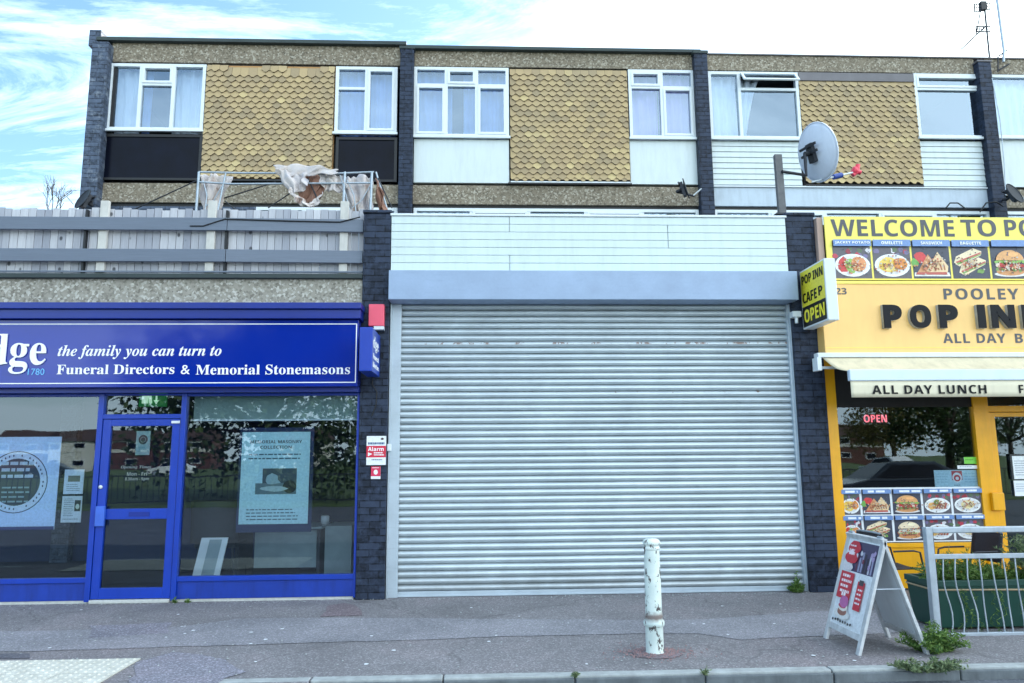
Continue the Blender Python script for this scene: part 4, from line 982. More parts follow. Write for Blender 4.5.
# cafe projecting sign
XC = at(800.5, 295, 8.45).x; yo = XC/(at(826, 290, 1).x)
zt0, zb0_ = at(826, 258, yo).z, at(826, 320, yo).z
cs = thing('projecting_sign', 'yellow and black projecting pop inn cafe open lightbox with white edge', 'sign', (XC, 8.2, zb0_))
m = MB(); m.box(XC, XC+.125, yo, 8.44, zb0_, zt0); m.build('box', 'white', cs, bevel=.008)
m = MB(); m.box(XC+.03, XC+.09, 8.44, 8.499, zb0_+.1, zb0_+.16); m.box(XC+.03, XC+.09, 8.44, 8.499, zt0-.16, zt0-.1); m.build('bracket', 'dark_steel', cs)
Dn = Vector((0, -1, 0)); L = 8.44-yo; hh = zt0-zb0_
a = Art((XC-.0008, 8.42, zt0-.02), Dn, EZ, L-.04, hh-.04)
a.rect(0, 0, 1, 1, S(244, 226, 60)); a.rect(0, .64, 1, 1, S(22, 22, 24)); a.rect(.04, .30, .96, .302, S(220, 190, 40)); 
p = a.build('printed_face', None); p.parent = cs
for v in p.data.vertices: v.co -= Vector(cs['_o'])
def ctext(t, u0, u1, v0, v1, mat): lettering(sansb(t), (XC-.003, 8.42-(L-.04)*u0, zt0-.02-(hh-.04)*v1), Dn, EZ, (L-.04)*(u1-u0), (hh-.04)*(v1-v0), mat, cs, .003)
ctext('POP INN', .06, .96, .08, .24, 'letter_black'); ctext('CAFE', .06, .66, .40, .58, 'letter_black'); ctext('P', .74, .9, .40, .56, 'letter_black'); ctext('OPEN', .08, .94, .70, .93, 'letter_yellow')
m = MB(); c = at(795.5, 316, 8.45); m.box(c.x-.05, c.x+.05, 8.40, 8.499, c.z-.02, c.z+.05); m.tube([(c.x, 8.43, c.z-.02), (c.x-.005, 8.42, c.z-.09)], .02, 8); tag(m.build('sensor_light', 'white', bevel=.004), 'small white sensor box on the right pillar below the yellow projecting sign', 'sensor')

# ================================================================= CAFE SIGNAGE
cb = thing('cafe_banner', 'bright yellow banner with welcome wording and a row of food photos', 'banner', (6, 8.42, 3.8))
YBn = 8.40; x0 = at(826.5, 250, YBn).x; x1 = 8.6
z1 = at(920, 217, YBn).z; z0 = at(920, 280.5, YBn).z
m = MB(); m.box(x0, x1, YBn, YBn+.02, z0+.006, z1); m.build('sheet', 'yellow_banner', cb)
m = MB(); m.box(x0+.1, x0+.14, YBn+.021, 8.549, z0+.006, z1-.02); m.box(x1-.2, x1-.16, YBn+.021, 8.549, z0+.006, z1-.02); m.build('batten', 'post_wood', cb)
wall_text(sansb('WELCOME'), 831, 219.5, 954, 236.5, YBn-.001, 'letter_grey', cb)
wall_text(sansb('TO'), 961, 219.5, 996, 236.5, YBn-.001, 'letter_grey', cb)
p0 = at(1004.5, 228, YBn).x; zt, zb = at(1010, 219.5, YBn).z, at(1010, 236.5, YBn).z
lettering(sansb('POP INN CAFE'), (p0, YBn-.001, zb), EX, EZ, 2.05, zt-zb, 'letter_grey', cb)
# pictures: five seen in the photo and more beyond the frame edge
a = Art((0, YBn-.002, 0), EX, EZ, 1, 1)
zt, zb = at(900, 240.5, YBn).z, at(900, 278.5, YBn).z
kinds = ['potato', 'omelette', 'sandwich', 'baguette', 'burger', 'breakfast', 'soup', 'sandwich', 'potato', 'bun']
wx = (at(989.5, 258, YBn).x-at(832, 258, YBn).x)/4; xs = at(832, 258, YBn).x
for i, kd in enumerate(kinds):
    if xs+wx*(i+1) > 8.55: break
    a.k = 0; food(a, kd, xs+wx*i+.012, -zt, xs+wx*(i+1)-.012, -zb, words=i > 4)
    if i < 5: tx = ['JACKET POTATO', 'OMELETTE', 'SANDWICH', 'BAGUETTE', 'BEEF BURGER'][i]; lettering(sansb(tx), (xs+wx*(i+.5)-.016*len(tx), YBn-.036, zt-.058), EX, EZ, .032*len(tx), .036, 'letter_white', cb, .003)
p = a.build('food_photos', None); p.parent = cb
for v in p.data.vertices: v.co -= Vector(cb['_o'])
xh0, xh1, zh0, zh1 = rect(815, 218, 827, 262, 8.46)
m = MB(); m.box(prx[1]+.003, x0-.004, 8.44, 8.548, zh0-.3, zh1); tag(m.build('fascia_board', 'tan_board', bevel=.004), 'faded pinkish brown board between right pillar and yellow banner', 'board')
cg = thing('cafe_sign', 'pale yellow cafe fascia sign with raised black lettering', 'sign', (6, 8.33, 2.9))
YC = 8.33; xl = at(823, 320, YC).x
zc1 = at(920, 281.5, YC).z; zc0 = at(920, 353, YC).z
m = MB(); m.box(xl, 8.6, YC, 8.549, zc0, zc1); m.build('panel', 'yellow_sign', cg, bevel=.006)
m = MB(); m.box(xl+.01, 8.59, YC-.004, YC-.0005, zc0+.06, zc0+.065); m.box(xl-.004, 8.6, YC-.012, YC-.001, zc1-.03, zc1+.004); m.build('trim', 'yellow_banner', cg)
def ctx(t, x0, y0, y1, hx, mat='letter_grey', depth=.004, sp=1.0, off=.0, Y=YC):
    p = at(x0, (y0+y1)/2, Y); zt, zb = at(x0+40, y0, Y).z, at(x0+40, y1, Y).z
    lettering(t, (p.x, Y-.0005, zb), EX, EZ, hx, zt-zb, mat, cg, depth, space=sp, offset=off)
W1 = at(944, 294, YC).x; W2 = at(1019, 294, YC).x
ctx(sansb('POOLEY'), 943.5, 288.5, 299.5, W2-W1, sp=1.15)
ctx(sansb('23'), 835.5, 288, 294.5, at(846.5, 291, YC).x-at(835.5, 291, YC).x)
W1 = at(943, 338, YC).x; W2 = at(1005.5, 338, YC).x; ctx(sansb('ALL DAY'), 943, 333.5, 343, W2-W1, sp=1.1)
ctx(sansb('BREAKFAST'), 1015, 333.5, 343, 1.0, sp=1.1)
# raised letters POP INN
for t, xa_, xb_ in (('P', 882.5, 901), ('O', 909, 930), ('P', 938, 957), ('I', 976.5, 984.5), ('N', 990, 1014)):
    w = at(xb_, 316, YC).x-at(xa_, 316, YC).x; p = at(xa_, 316, YC-.03); zt, zb = at(xa_, 305, YC-.03).z, at(xa_, 328.3, YC-.03).z
    t = 'l' if t == 'I' else sansb(t)
    lettering(t, (p.x, YC-.001, zb), EX, EZ, w, zt-zb, 'steel', cg, .045, name='raised_letter', offset=.03)
    lettering(t, (p.x, YC-.047, zb), EX, EZ, w, zt-zb, 'letter_black', cg, .006, name='letter_face', offset=.03)
p = at(1021, 316, YC-.03)
lettering(sansb('N'), (p.x, YC-.001, zb), EX, EZ, .27, zt-zb, 'steel', cg, .045, name='raised_letter', offset=.03); lettering(sansb('N'), (p.x, YC-.047, zb), EX, EZ, .27, zt-zb, 'letter_black', cg, .006, name='letter_face', offset=.03)

# awning
YAo = 7.90
aw = thing('cafe_awning', 'cream retractable awning with all day lunch wording on its valance', 'awning', (6, 8.3, 2.4))
m = MB(); ca = at(815.5, 355, 8.28); zA1, zA0 = at(900, 352.8, 8.25).z, at(900, 357.4, 8.25).z
m.box(ca.x, 8.6, 8.22, 8.329, zA0-.0, zA1); m.build('cassette', 'white', aw, bevel=.006)
m = MB(); ml = at(815.5, 365, 8.25); m.box(ml.x, ml.x+.05, 8.2, 8.329, at(820, 371, 8.25).z, zA0-.002)
m.obox((ml.x+.05, 8.25, at(820, 369, 8.25).z), (.55, -.05, 0), (0, .03, 0), (0, 0, .03)); m.build('end_bracket', 'white', aw, bevel=.004)
xf = at(848.5, 376, YAo).x; zB1, zB0 = at(930, 369.5, YAo).z, at(930, 380.8, YAo).z
def aws(u, v):
    xs = (at(822, 358, 8.25).x)*(1-v)+xf*v
    return (xs+(8.6-xs)*u, 8.235+(YAo+.02-8.235)*v, (zA0-.004)*(1-v)+(zB1-.01)*v-.03*math.sin(v*math.pi)-.008*math.sin(u*40+v*3)*math.sin(v*math.pi))
m = MB(); m.grid(aws, 90, 8); m.build('fabric', 'awning', aw, solid=.006)
m = MB(); m.box(xf, 8.6, YAo-.03, YAo+.03, zB0, zB1); m.build('front_bar', 'awning_bar', aw, bevel=.01)
zV0 = at(930, 397, YAo).z
m = MB(); m.grid(lambda u, v: (xf+.01+(8.59-xf)*u, YAo-.012+.006*math.sin(u*60)*v, zB0-.001+(zV0-zB0)*v), 120, 3); m.build('valance', 'valance', aw, solid=.004)
p = at(872.5, 390, YAo-.03); w = at(987, 390, YAo-.03).x-p.x; zt, zb = at(930, 385, YAo-.03).z, at(930, 393.8, YAo-.03).z
lettering(sansb('ALL DAY LUNCH'), (p.x, YAo-.022, zb), EX, EZ, w, zt-zb, 'letter_black', aw, .003, space=1.1)
p = at(1019.5, 390, YAo-.03); lettering(sansb('FOOD'), (p.x, YAo-.022, zb), EX, EZ, .36, zt-zb, 'letter_black', aw, .003, space=1.1)
for X in (xf+.3, 6.2):
    m = MB(); m.tube([(X-.2, 8.28, zA0-.06), (X+.25, 8.1, zB0-.02), (X, YAo+.04, zB0+.02)], .018, 6); m.build('folding_arm', 'white', aw)

# ================================================================= CAFE SHOPFRONT
cf = thing('cafe_shopfront', 'yellow framed cafe shopfront with a large window and glazed door', 'shopfront', (6, YF, 0))
YK = 8.56
def kx(px, py): return at(px, py, YK).x
ya0, ya1 = prx[1]+.004, kx(839, 450)
xw1 = kx(978, 470); xp1 = kx(990, 440)
zk_top = 2.7
zwin0 = at(900, 543, YK).z; zh = at(900, 407, YK).z
m = MB()
m.box(ya0, ya1, YK-.03, YK+.05, .02, zk_top); m.box(xw1, xp1, YK-.03, YK+.05, .02, zk_top)
m.box(ya1, xw1, YK-.02, YK+.05, zwin0-.05, zwin0)
m.box(xp1, 6.6, YK-.02, YK+.05, at(1000, 412, YK).z, at(1000, 406, YK).z)
m.box(6.6, 6.7, YK-.03, YK+.05, .02, zk_top); m.box(8.5, 8.61, YK-.03, YK+.05, .02, zk_top); m.box(6.7, 8.5, YK-.02, YK+.05, .75, .82)
m.build('frame', 'yellow_paint', cf, bevel=.004)
m = MB(); m.box(ya1, xw1, YK-.005, YK+.06, .02, zwin0-.051); m.build('stall_riser', 'yellow_paint', cf, bevel=.004)
m = MB(); m.box(6.7, 8.5, YK-.005, YK+.06, .02, .749); m.build('stall_riser', 'yellow_paint', cf, bevel=.004)
m = MB(); m.box(ya1, xw1, YK-.005, YK+.05, zh, zk_top); m.build('header_panel', 'dark', cf)
m = MB(); m.add([(ya1, YK+.02, zwin0), (xw1, YK+.02, zwin0), (xw1, YK+.02, zh), (ya1, YK+.02, zh)], [(0, 1, 2, 3)]); m.build('window_pane', 'glass', cf)
m = MB(); m.add([(6.7, YK+.02, .82), (8.5, YK+.02, .82), (8.5, YK+.02, zk_top), (6.7, YK+.02, zk_top)], [(0, 1, 2, 3)]); m.build('window_pane', 'glass', cf)
m = MB(); zf = at(1000, 406, YK).z; m.add([(xp1, YK+.02, zf), (6.6, YK+.02, zf), (6.6, YK+.02, zk_top), (xp1, YK+.02, zk_top)], [(0, 1, 2, 3)]); m.build('fanlight', 'glass', cf)
zd = at(1000, 412.5, YK).z
m = MB(); d0, d1 = xp1+.005, 6.595
m.box(d0, d0+.07, YK-.015, YK+.03, .03, zd); m.box(d1-.08, d1, YK-.015, YK+.03, .03, zd); m.box(d0+.07, d1-.08, YK-.014, YK+.03, zd-.05, zd); m.box(d0+.07, d1-.08, YK-.014, YK+.03, .03, .25)
dr = m.build('door', 'yellow_paint', cf, bevel=.004)
m = MB(); m.add([(d0+.07, YK+.01, .25), (d1-.08, YK+.01, .25), (d1-.08, YK+.01, zd-.05), (d0+.07, YK+.01, zd-.05)], [(0, 1, 2, 3)]); m.build('glass', 'glass', dr)
c = at(997.5, 501.5, YK-.05); m = MB(); m.box(c.x-.07, c.x+.07, YK-.08, YK-.031, c.z-.10, c.z+.10); m.build('handle', 'yellow_paint', dr, bevel=.01)
# cafe window posters
wf = thing('food_menu_poster', 'poster of ten food photos along the bottom of the cafe window', 'poster', (5, YK, 1))
xm0, xm1 = kx(840.5, 515), kx(983.5, 515); zm1, zm0 = at(910, 487.3, YK).z, at(910, 542.3, YK).z
m = MB(); m.box(xm0, xm1, YK-.002, YK+.004, zm0+.004, zm1); m.build('sheet', 'paper', wf)
a = Art((xm0, YK-.004, zm1), EX, EZ, xm1-xm0, zm1-zm0); a.k = 0
us = [.0, .148, .36, .575, .785, 1.0]
for j, ks in enumerate((['omelette', 'sandwich', 'burger', 'breakfast', 'soup'], ['potato', 'baguette', 'bun', 'breakfast', 'soup'])):
    for i, kd in enumerate(ks):
        a.k = 0; food(a, kd, us[i]+.008, .03+j*.48, us[i+1]-.008, .03+(j+1)*.48-.02)
p = a.build('food_photos', None); p.parent = wf
for v in p.data.vertices: v.co -= Vector(wf['_o'])
o, a = panel_thing('window_notice', 'pale blue notice with a round red emblem above the food photos', 'notice', 934.5, 470, 982.5, 486.8, YK+.03)
a.rect(0, 0, 1, 1, S(196, 220, 228)); a.rect(.36, .05, .58, .6, S(196, 60, 66)); a.ell(.47, .45, .1, .3, S(240, 238, 236)); a.ell(.47, .48, .07, .2, S(206, 60, 66)); a.ell(.47, .5, .035, .1, S(240, 238, 236)); a.lines(.38, .56, .88, .08, 1, S(60, 60, 66)); a.lines(.62, .97, .2, .16, 4, S(170, 196, 210)); a.lines(.03, .3, .2, .16, 4, S(176, 200, 212)); finish(a, o)
o, a = panel_thing('window_sticker', 'small bright green sticker at the right side of the cafe window', 'sticker', 964, 457, 976.5, 463.8, YK+.012, 'paper', .003)
a.rect(0, 0, 1, 1, S(120, 206, 70)); a.lines(.1, .9, .35, .3, 1, S(60, 130, 40)); finish(a, o)
o, a = panel_thing('window_sticker', 'narrow white strip sticker just below the green sticker', 'sticker', 957.5, 465.3, 978, 468.8, YK+.012, 'paper', .003)
a.lines(.1, .9, .3, .5, 1, S(150, 160, 175)); finish(a, o)
o, a = panel_thing('door_notice', 'white sheet notice on a dark clipboard in the cafe door', 'notice', 1013, 456, 1030, 479, YK-.02)
a.rect(-.12, -.08, 1, 1.02, S(30, 36, 40)); a.rect(0, 0, 1, 1, S(232, 236, 238)); a.lines(.1, .9, .2, .1, 7, S(150, 155, 165)); finish(a, o)
o, a = panel_thing('door_notice', 'plain white sheet taped below the clipboard in the cafe door', 'notice', 1014.5, 480.5, 1030, 496, YK-.02)
a.lines(.1, .9, .2, .15, 4, S(176, 184, 194)); finish(a, o)
# red LED sign hanging inside
q = rect(861.5, 413, 889.5, 424, 8.75)
nl_ = thing('led_sign', 'red lit open sign hanging inside the cafe window', 'sign', (q[0], 8.75, q[2]))
m = MB(); m.box(q[0], q[1], 8.76, 8.78, q[2], q[3]); m.build('case', 'dark', nl_)
lettering(sansb('OPEN'), (q[0]+.03, 8.757, q[2]+.02), EX, EZ, q[1]-q[0]-.06, q[3]-q[2]-.04, 'neon', nl_, .004)
m = MB(); m.tube([(q[0]+.05, 8.77, q[3]), (q[0]+.05, 8.77, 3.44)], .003, 4); m.tube([(q[1]-.05, 8.77, q[3]), (q[1]-.05, 8.77, 3.44)], .003, 4); m.build('chain', 'steel', nl_)
# ceiling lights
for i, (px, py, yy) in enumerate(((846, 402, 9.9), (868, 399.5, 10.6))):
    c = at(px, py, yy); m = MB(); m.lathe([(0, -.005), (.13, -.005), (.14, .02), (0, .03)], (c.x, yy, 0), 16); o = m.build('ceiling_light', 'lamp', loc=(0, 0, 0)); o.location = (0, 0, min(c.z, 3.40))
    tag(o, ['nearer round ceiling lamp inside the cafe', 'farther round ceiling lamp inside the cafe'][i], 'lamp')
# cafe counter inside
m = MB(); m.box(4.6, 7.6, 11.8, 12.4, .03, 1.1); m.box(4.5, 7.7, 11.75, 12.45, 1.1, 1.14); tag(m.build('counter', 'dark', bevel=.01), 'dark serving counter at the back of the cafe', 'counter')

# ================================================================= SATELLITE DISHES, AERIALS
def dish(center, normal, rx, ry, mat, label, wall_pt, pole=False, lnb=.6, group=None):
    N = Vector(normal).normalized(); U = Vector((0, 0, 1)); U = (U-N*U.dot(N)).normalized(); R_ = U.cross(N)
    t = thing('satellite_dish', label, 'satellite dish', wall_pt, group)
    c = Vector(center); m = MB()
    rings = 8; n = 32; vs = [c-N*.0]; fs = []
    for i in range(1, rings+1):
        f = i/rings
        for k in range(n):
            q = 2*math.pi*k/n; vs.append(c+R_*(rx*f*math.cos(q))+U*(ry*f*math.sin(q))+N*(.16*rx*2*f*f*.7))
    for k in range(n): fs.append((0, 1+k, 1+(k+1) % n))
    for i in range(rings-1):
        for k in range(n): fs.append((1+i*n+k, 1+(i+1)*n+k, 1+(i+1)*n+(k+1) % n, 1+i*n+(k+1) % n))
    m.add(vs, fs, smooth=True); m.tube([vs[1+(rings-1)*n+k] for k in range(n)]+[vs[1+(rings-1)*n]], .007, 6, caps=False)
    m.build('reflector', mat, t, solid=.006)
    b = MB(); bk = c-N*.05
    b.obox(bk-R_*.05-U*.12, R_*.10, U*.24, N*.05); b.tube([bk, bk-N*.08], .03, 8); b.obox(bk-R_*.14-U*.02-N*.02, R_*.28, U*.03, N*.02); b.obox(bk-R_*.14+U*.07-N*.02, R_*.28, U*.03, N*.02)
    wp = Vector(wall_pt); e = bk-N*.08; mid = Vector((e.x, e.y, wp.z)) if pole else (wp+e)/2
    b.tube([wp, mid, e], .02, 8); b.build('bracket', 'dark_steel', t)
    a0 = c-U*ry*.92+N*.1; a1 = c+N*lnb-U*ry*.55
    m = MB(); m.tube([a0, a1], .012, 6); m.build('arm', 'white', t)
    return t, a0, a1, N, U, R_
# big dish on the timber post over the right pillar
Yd = 8.62
pp = at(779, 213, Yd); ptop = at(777.5, 155, Yd)
po = thing('timber_post', 'weathered timber post bolted upright on top of the right pillar', 'post', (pp.x, Yd, zp))
m = MB(); b0 = Vector((at(782, 213, Yd).x, Yd, zp+.001)); tp = Vector((ptop.x, Yd, ptop.z)); m.obox(b0-Vector((.045, .03, 0)), (.09, 0, 0), (0, .06, 0), tp-b0); m.build('timber', 'post_wood', po, bevel=.004)
m = MB(); m.box(b0.x-.09, b0.x+.07, Yd-.06, Yd+.06, zp+.001, zp+.02); m.build('foot_plate', 'dark_steel', po)
dc = at(813, 153, Yd+.1)
armw = at(782, 171.5, Yd-.05)
t, a0, a1, N, U, R_ = dish((dc.x, dc.y, dc.z), (.93, .26, .22), .33, .37, 'dish_grey', 'large pale grey satellite dish on the timber post', armw, True, .55)
L1 = at(857, 171.5, dc.y+.2)
for ch in list(t.children):
    if ch.name.startswith('arm'): bpy.data.objects.remove(ch)
s0 = at(812, 182, dc.y+.05)
m = MB(); m.tube([s0, L1], .012, 8); m.build('arm', 'white', t)
m = MB(); dd = (L1-s0); q = s0+dd*.55; m.tube([q-dd*.08, q+dd*.10], .035, 8); m.build('tape_wrap', 'blue_tape', t)
m = MB(); m.lathe([(0, -.05), (.03, -.05), (.03, .0), (.05, .02), (.05, .06), (0, .06)], L1, 12, M4=Matrix.Rotation(rad(-70), 3, 'Y')); m.tube([L1, L1+Vector((.02, 0, .09))], .03, 8); m.tube([L1, L1+Vector((-.06, 0, -.05))], .028, 8); m.build('receiver', 'red', t)
# small dishes
c = at(680, 190, 11.5); dish((c.x+.06, 11.45, c.z), (.9, -.35, .25), .11, .17, 'dish_dark', 'small dark satellite dish on the concrete band below the lilac curtains', (at(694, 196, 11.79).x, 11.79, at(694, 196, 11.79).z), False, .25)
c = at(1017, 192.5, 11.3); dish((c.x, 11.4, c.z), (.35, -.75, .35), .17, .19, 'dish_dark', 'round black satellite dish beside the right brick pier', (at(1003, 200, 11.79).x, 11.79, at(1003, 200, 11.79).z), False, .3)
c = at(78, 196, 11.3); dish((c.x, 11.5, c.z), (-.4, -.55, .3), .16, .18, 'dish_dark', 'dark satellite dish on the worn leftmost brick pier', (at(90, 198, 11.74).x, 11.74, at(90, 198, 11.74).z), False, .3)
# roof aerials
def pt(px, py, Y=13.0): return at(px, py, Y)
ae = thing('roof_aerial', 'thin television aerial with a slanting boom and mesh reflectors on the roof', 'aerial', (pt(989, 55).x, 13, 8.3))
m = MB(); m.tube([Vector((pt(989.5, 62).x, 13, 8.33)), pt(984, 2)], .018, 6); m.build('mast', 'dark_steel', ae)
m = MB(); m.tube([pt(961, 49.5), pt(985, 27)], .014, 5); m.tube([pt(981, 8), pt(976.5, 34)], .012, 5); m.build('boom', 'dark_steel', ae)
def frame(px0, py0, px1, py1, nb):
    m = MB(); P = [pt(px0, py0), pt(px1, py0), pt(px1, py1), pt(px0, py1)]; m.tube(P+[P[0]], .014, 5)
    for k in range(1, nb): m.tube([P[0].lerp(P[1], k/nb), P[3].lerp(P[2], k/nb)], .009, 4)
    m.tube([P[0].lerp(P[3], .5), P[1].lerp(P[2], .5)], .009, 4); m.build('element', 'dark_steel', ae)
frame(974.5, 4, 981, 11.5, 3); frame(983, 3, 989.5, 9.5, 3); frame(976, 26.5, 990, 31.5, 4)
m = MB(); c = pt(982.5, 6); m.box(c.x-.05, c.x+.06, 12.96, 13.04, c.z-.09, c.z+.08); m.build('junction_box', 'black', ae)
ae2 = thing('roof_aerial', 'tall bare metal pole fixed to the roof edge at the far right', 'aerial', (pt(1003, 52, 11.86).x, 11.86, 8.1))
m = MB(); m.tube([at(1003.5, 62, 11.86), at(1003.8, 50, 11.86), at(995.5, -12, 11.86)], .022, 8); m.build('pole', 'steel', ae2)
m = MB(); m.tube([at(998, 72, 11.86), at(998, 57, 11.86)], .012, 6); m.tube([at(999, 70, 11.86), at(1009, 64, 11.86)], .014, 6); m.tube([at(999, 56, 11.86), at(1007, 50, 11.86)], .012, 6); m.build('clamp', 'dark_steel', ae2)
# loose cables on the right pier
for k, (P, lb) in enumerate((([(992, 78), (1000, 120), (1004, 160), (1006, 200)], 'pale cable hanging down the right edge of the rightmost brick pier'), ([(946, 208), (950, 203), (958, 203), (966, 209)], 'black cable loop over the cafe windows near the yellow banner'), ([(980, 212), (986, 203), (996, 202), (1003, 206)], 'black cable loop at the foot of the rightmost brick pier'))):
    m = MB(); m.tube([at(x, y, 11.74) for x, y in P], [.008, .012, .012][k], 6); tag(m.build('cable', 'steel' if k == 0 else 'black'), lb, 'cable')

# ================================================================= WRECKED GAZEBO on the terrace
gz = thing('broken_gazebo', 'wrecked metal gazebo frame with torn off white canopy behind the fence', 'gazebo', (at(290, 205, 9.6).x, 9.6, 3.7))
YG = 9.6
def gp(px, py, dy=0.0): return at(px, py, YG+dy)
def tubes(name, lst, r=.012, mat='steel'):
    m = MB()
    for P in lst: m.tube([gp(*p) for p in P], r, 6)
    m.build(name, mat, gz)
tubes('top_rail', [[(199, 172), (240, 173), (335, 173.5), (374, 172)], [(199, 182), (232, 184), (372, 183)]], .014)
for x0 in (199, 345, 372):
    P = gp(x0, 172); m = MB(); m.tube([P, Vector((gp(x0-3, 200).x, YG, 3.71))], .018, 6); m.build('upright', 'steel', gz)
tubes('upright_pair', [[(226, 172), (217, 215)], [(376, 172, .3), (386, 205, .3), (388, 214, .3)]], .012)
tubes('lattice', [[(203, 180), (207, 195), (205, 212)], [(222, 186), (214, 200), (206, 206)], [(347, 180), (354, 195), (356, 212)], [(370, 186), (362, 200), (352, 208)], [(340, 175), (346, 195), (350, 212)]], .007)
for P_ in [[(120, 216), (198, 180)], [(218, 200, .3), (276, 182, .3)], [(268, 208), (292, 192)], [(225, 201), (238, 212)], [(308, 178), (320, 205)], [(378, 178), (392, 208)]]: tubes('brace', [P_], .009, 'dark_steel')
def cloth(name, pts_top, pts_bot, nu, nv, amp, mat, dy=0, freq=9, ph=0):
    def ev(P, u):
        t = u*(len(P)-1); i = min(int(t), len(P)-2); f = t-i; return (P[i][0]*(1-f)+P[i+1][0]*f, P[i][1]*(1-f)+P[i+1][1]*f)
    def fn(u, v):
        a = ev(pts_top, u); b = ev(pts_bot, u); p = gp(a[0]*(1-v)+b[0]*v, a[1]*(1-v)+b[1]*v, dy)
        k = amp*(.3+.7*v)*(math.sin(u*freq*2+ph+v*2)+.5*math.sin(u*freq*5+v*4+ph))
        return (p.x+.02*math.sin(v*9+u*7), p.y+k, p.z+.012*math.sin(u*freq*4+ph))
    m = MB(); m.grid(fn, nu, nv); m.build(name, mat, gz, solid=.006)
cloth('torn_canopy', [(273, 165.5), (290, 164.5), (320, 165.5), (337, 170)], [(279, 178), (296, 177), (316, 174), (337, 175)], 40, 8, .025, 'torn', -.05, 5)
cloth('torn_canopy', [(274, 168), (290, 172), (306, 174)], [(292, 197), (303, 190), (308, 184)], 40, 14, .045, 'torn', -.08, 5, 1)
cloth('torn_canopy', [(286, 184), (294, 192), (303, 200)], [(294, 200), (303, 206), (312, 207)], 30, 10, .025, 'torn', -.12, 5, 2)
cloth('torn_canopy', [(322, 192), (318, 198), (308, 204)], [(318, 205), (314, 207), (306, 207)], 20, 8, .02, 'torn', -.10, 5, 2)
cloth('stained_lining', [(298, 175), (318, 175), (332, 175)], [(298, 200), (312, 204), (322, 194)], 30, 12, .03, 'torn_brown', .05, 6, 3)
cloth('stained_lining', [(318, 174), (330, 174), (343, 176)], [(324, 190), (336, 192), (348, 190)], 24, 10, .04, 'torn', .02, 6, 4)
cloth('side_curtain', [(201, 175), (215, 174), (232, 177)], [(201, 214), (212, 214), (217, 214)], 24, 12, .07, 'torn', .1, 7, 5)
cloth('side_curtain', [(339, 176), (350, 178), (365, 174), (372, 180)], [(350, 213), (358, 214), (366, 214), (372, 213)], 30, 12, .06, 'torn', .1, 9, 6)
cloth('side_curtain', [(375, 178), (379, 184), (382, 190)], [(378, 214), (383, 214), (387, 213)], 14, 8, .04, 'torn_brown', .25, 6, 7)

# ================================================================= BARE TWIGS beyond the left end
tw = thing('bare_tree', 'leafless pale twigs of a small tree behind the left end of the fence', 'tree', (at(52, 205, 15).x, 15, 0))
m = MB(); bx = at(54, 205, 15); base = Vector((bx.x, 15, 0)); topb = Vector((bx.x, 15, bx.z-.3)); m.tube([base, topb], [.07, .035], 7)
m.build('trunk', 'bark', tw)
m = MB(); rnd = random.Random(5)
def twig(p, d, L, r, lev):
    q = p+d*L; m.tube([p, (p+q)/2+Vector((rnd.uniform(-.03, .03), 0, 0)), q], [r, r*.8, r*.6], 4)
    if lev:
        for _ in range(3): twig(p.lerp(q, rnd.uniform(.5, 1)), (d+Vector((rnd.uniform(-.7, .7), rnd.uniform(-.5, .5), rnd.uniform(-.1, .4)))).normalized(), L*.7, r*.6, lev-1)
for _ in range(4): twig(topb, Vector((rnd.uniform(-.6, .5), rnd.uniform(-.3, .3), 1)).normalized(), .42, .012, 3)
m.build('branches', 'bark', tw)

# ================================================================= BOLLARD
bb = gnd(655, 652.5); bt = at(652, 538, bb.y)
bo = thing('bollard', 'flaking white painted iron bollard with a rusty ring standing on the pavement', 'bollard', (bb.x, bb.y, 0))
hb = at(652, 538.5, bb.y).z; lean = Vector((at(651.5, 545, bb.y).x-bb.x, 0, 0))/hb
def bl(name, prof, mat='bollard'):
    m = MB(); m.lathe(prof, (0, 0, 0), 28); m.v = [(bb.x+v[0]+lean.x*v[2], bb.y+v[1], v[2]) for v in m.v]; m.build(name, mat, bo)
z_ring = .235*hb/.87
bl('base', [(.072, 0), (.069, .02), (.068, z_ring-.04), (.070, z_ring-.035)])
bl('ring', [(.069, z_ring-.036), (.079, z_ring-.03), (.082, z_ring-.01), (.079, z_ring+.008), (.066, z_ring+.012), (.067, z_ring+.03), (.07, z_ring+.045), (.064, z_ring+.07)])
bl('shaft', [(.064, z_ring+.07), (.0635, .6*hb), (.060, hb-.10), (.060, hb-.085)])
bl('cap', [(.060, hb-.086), (.066, hb-.08), (.066, hb-.066), (.059, hb-.06), (.060, hb-.052), (.067, hb-.045), (.069, hb-.03), (.064, hb-.012), (.045, hb-.002), (0, hb+.002)])

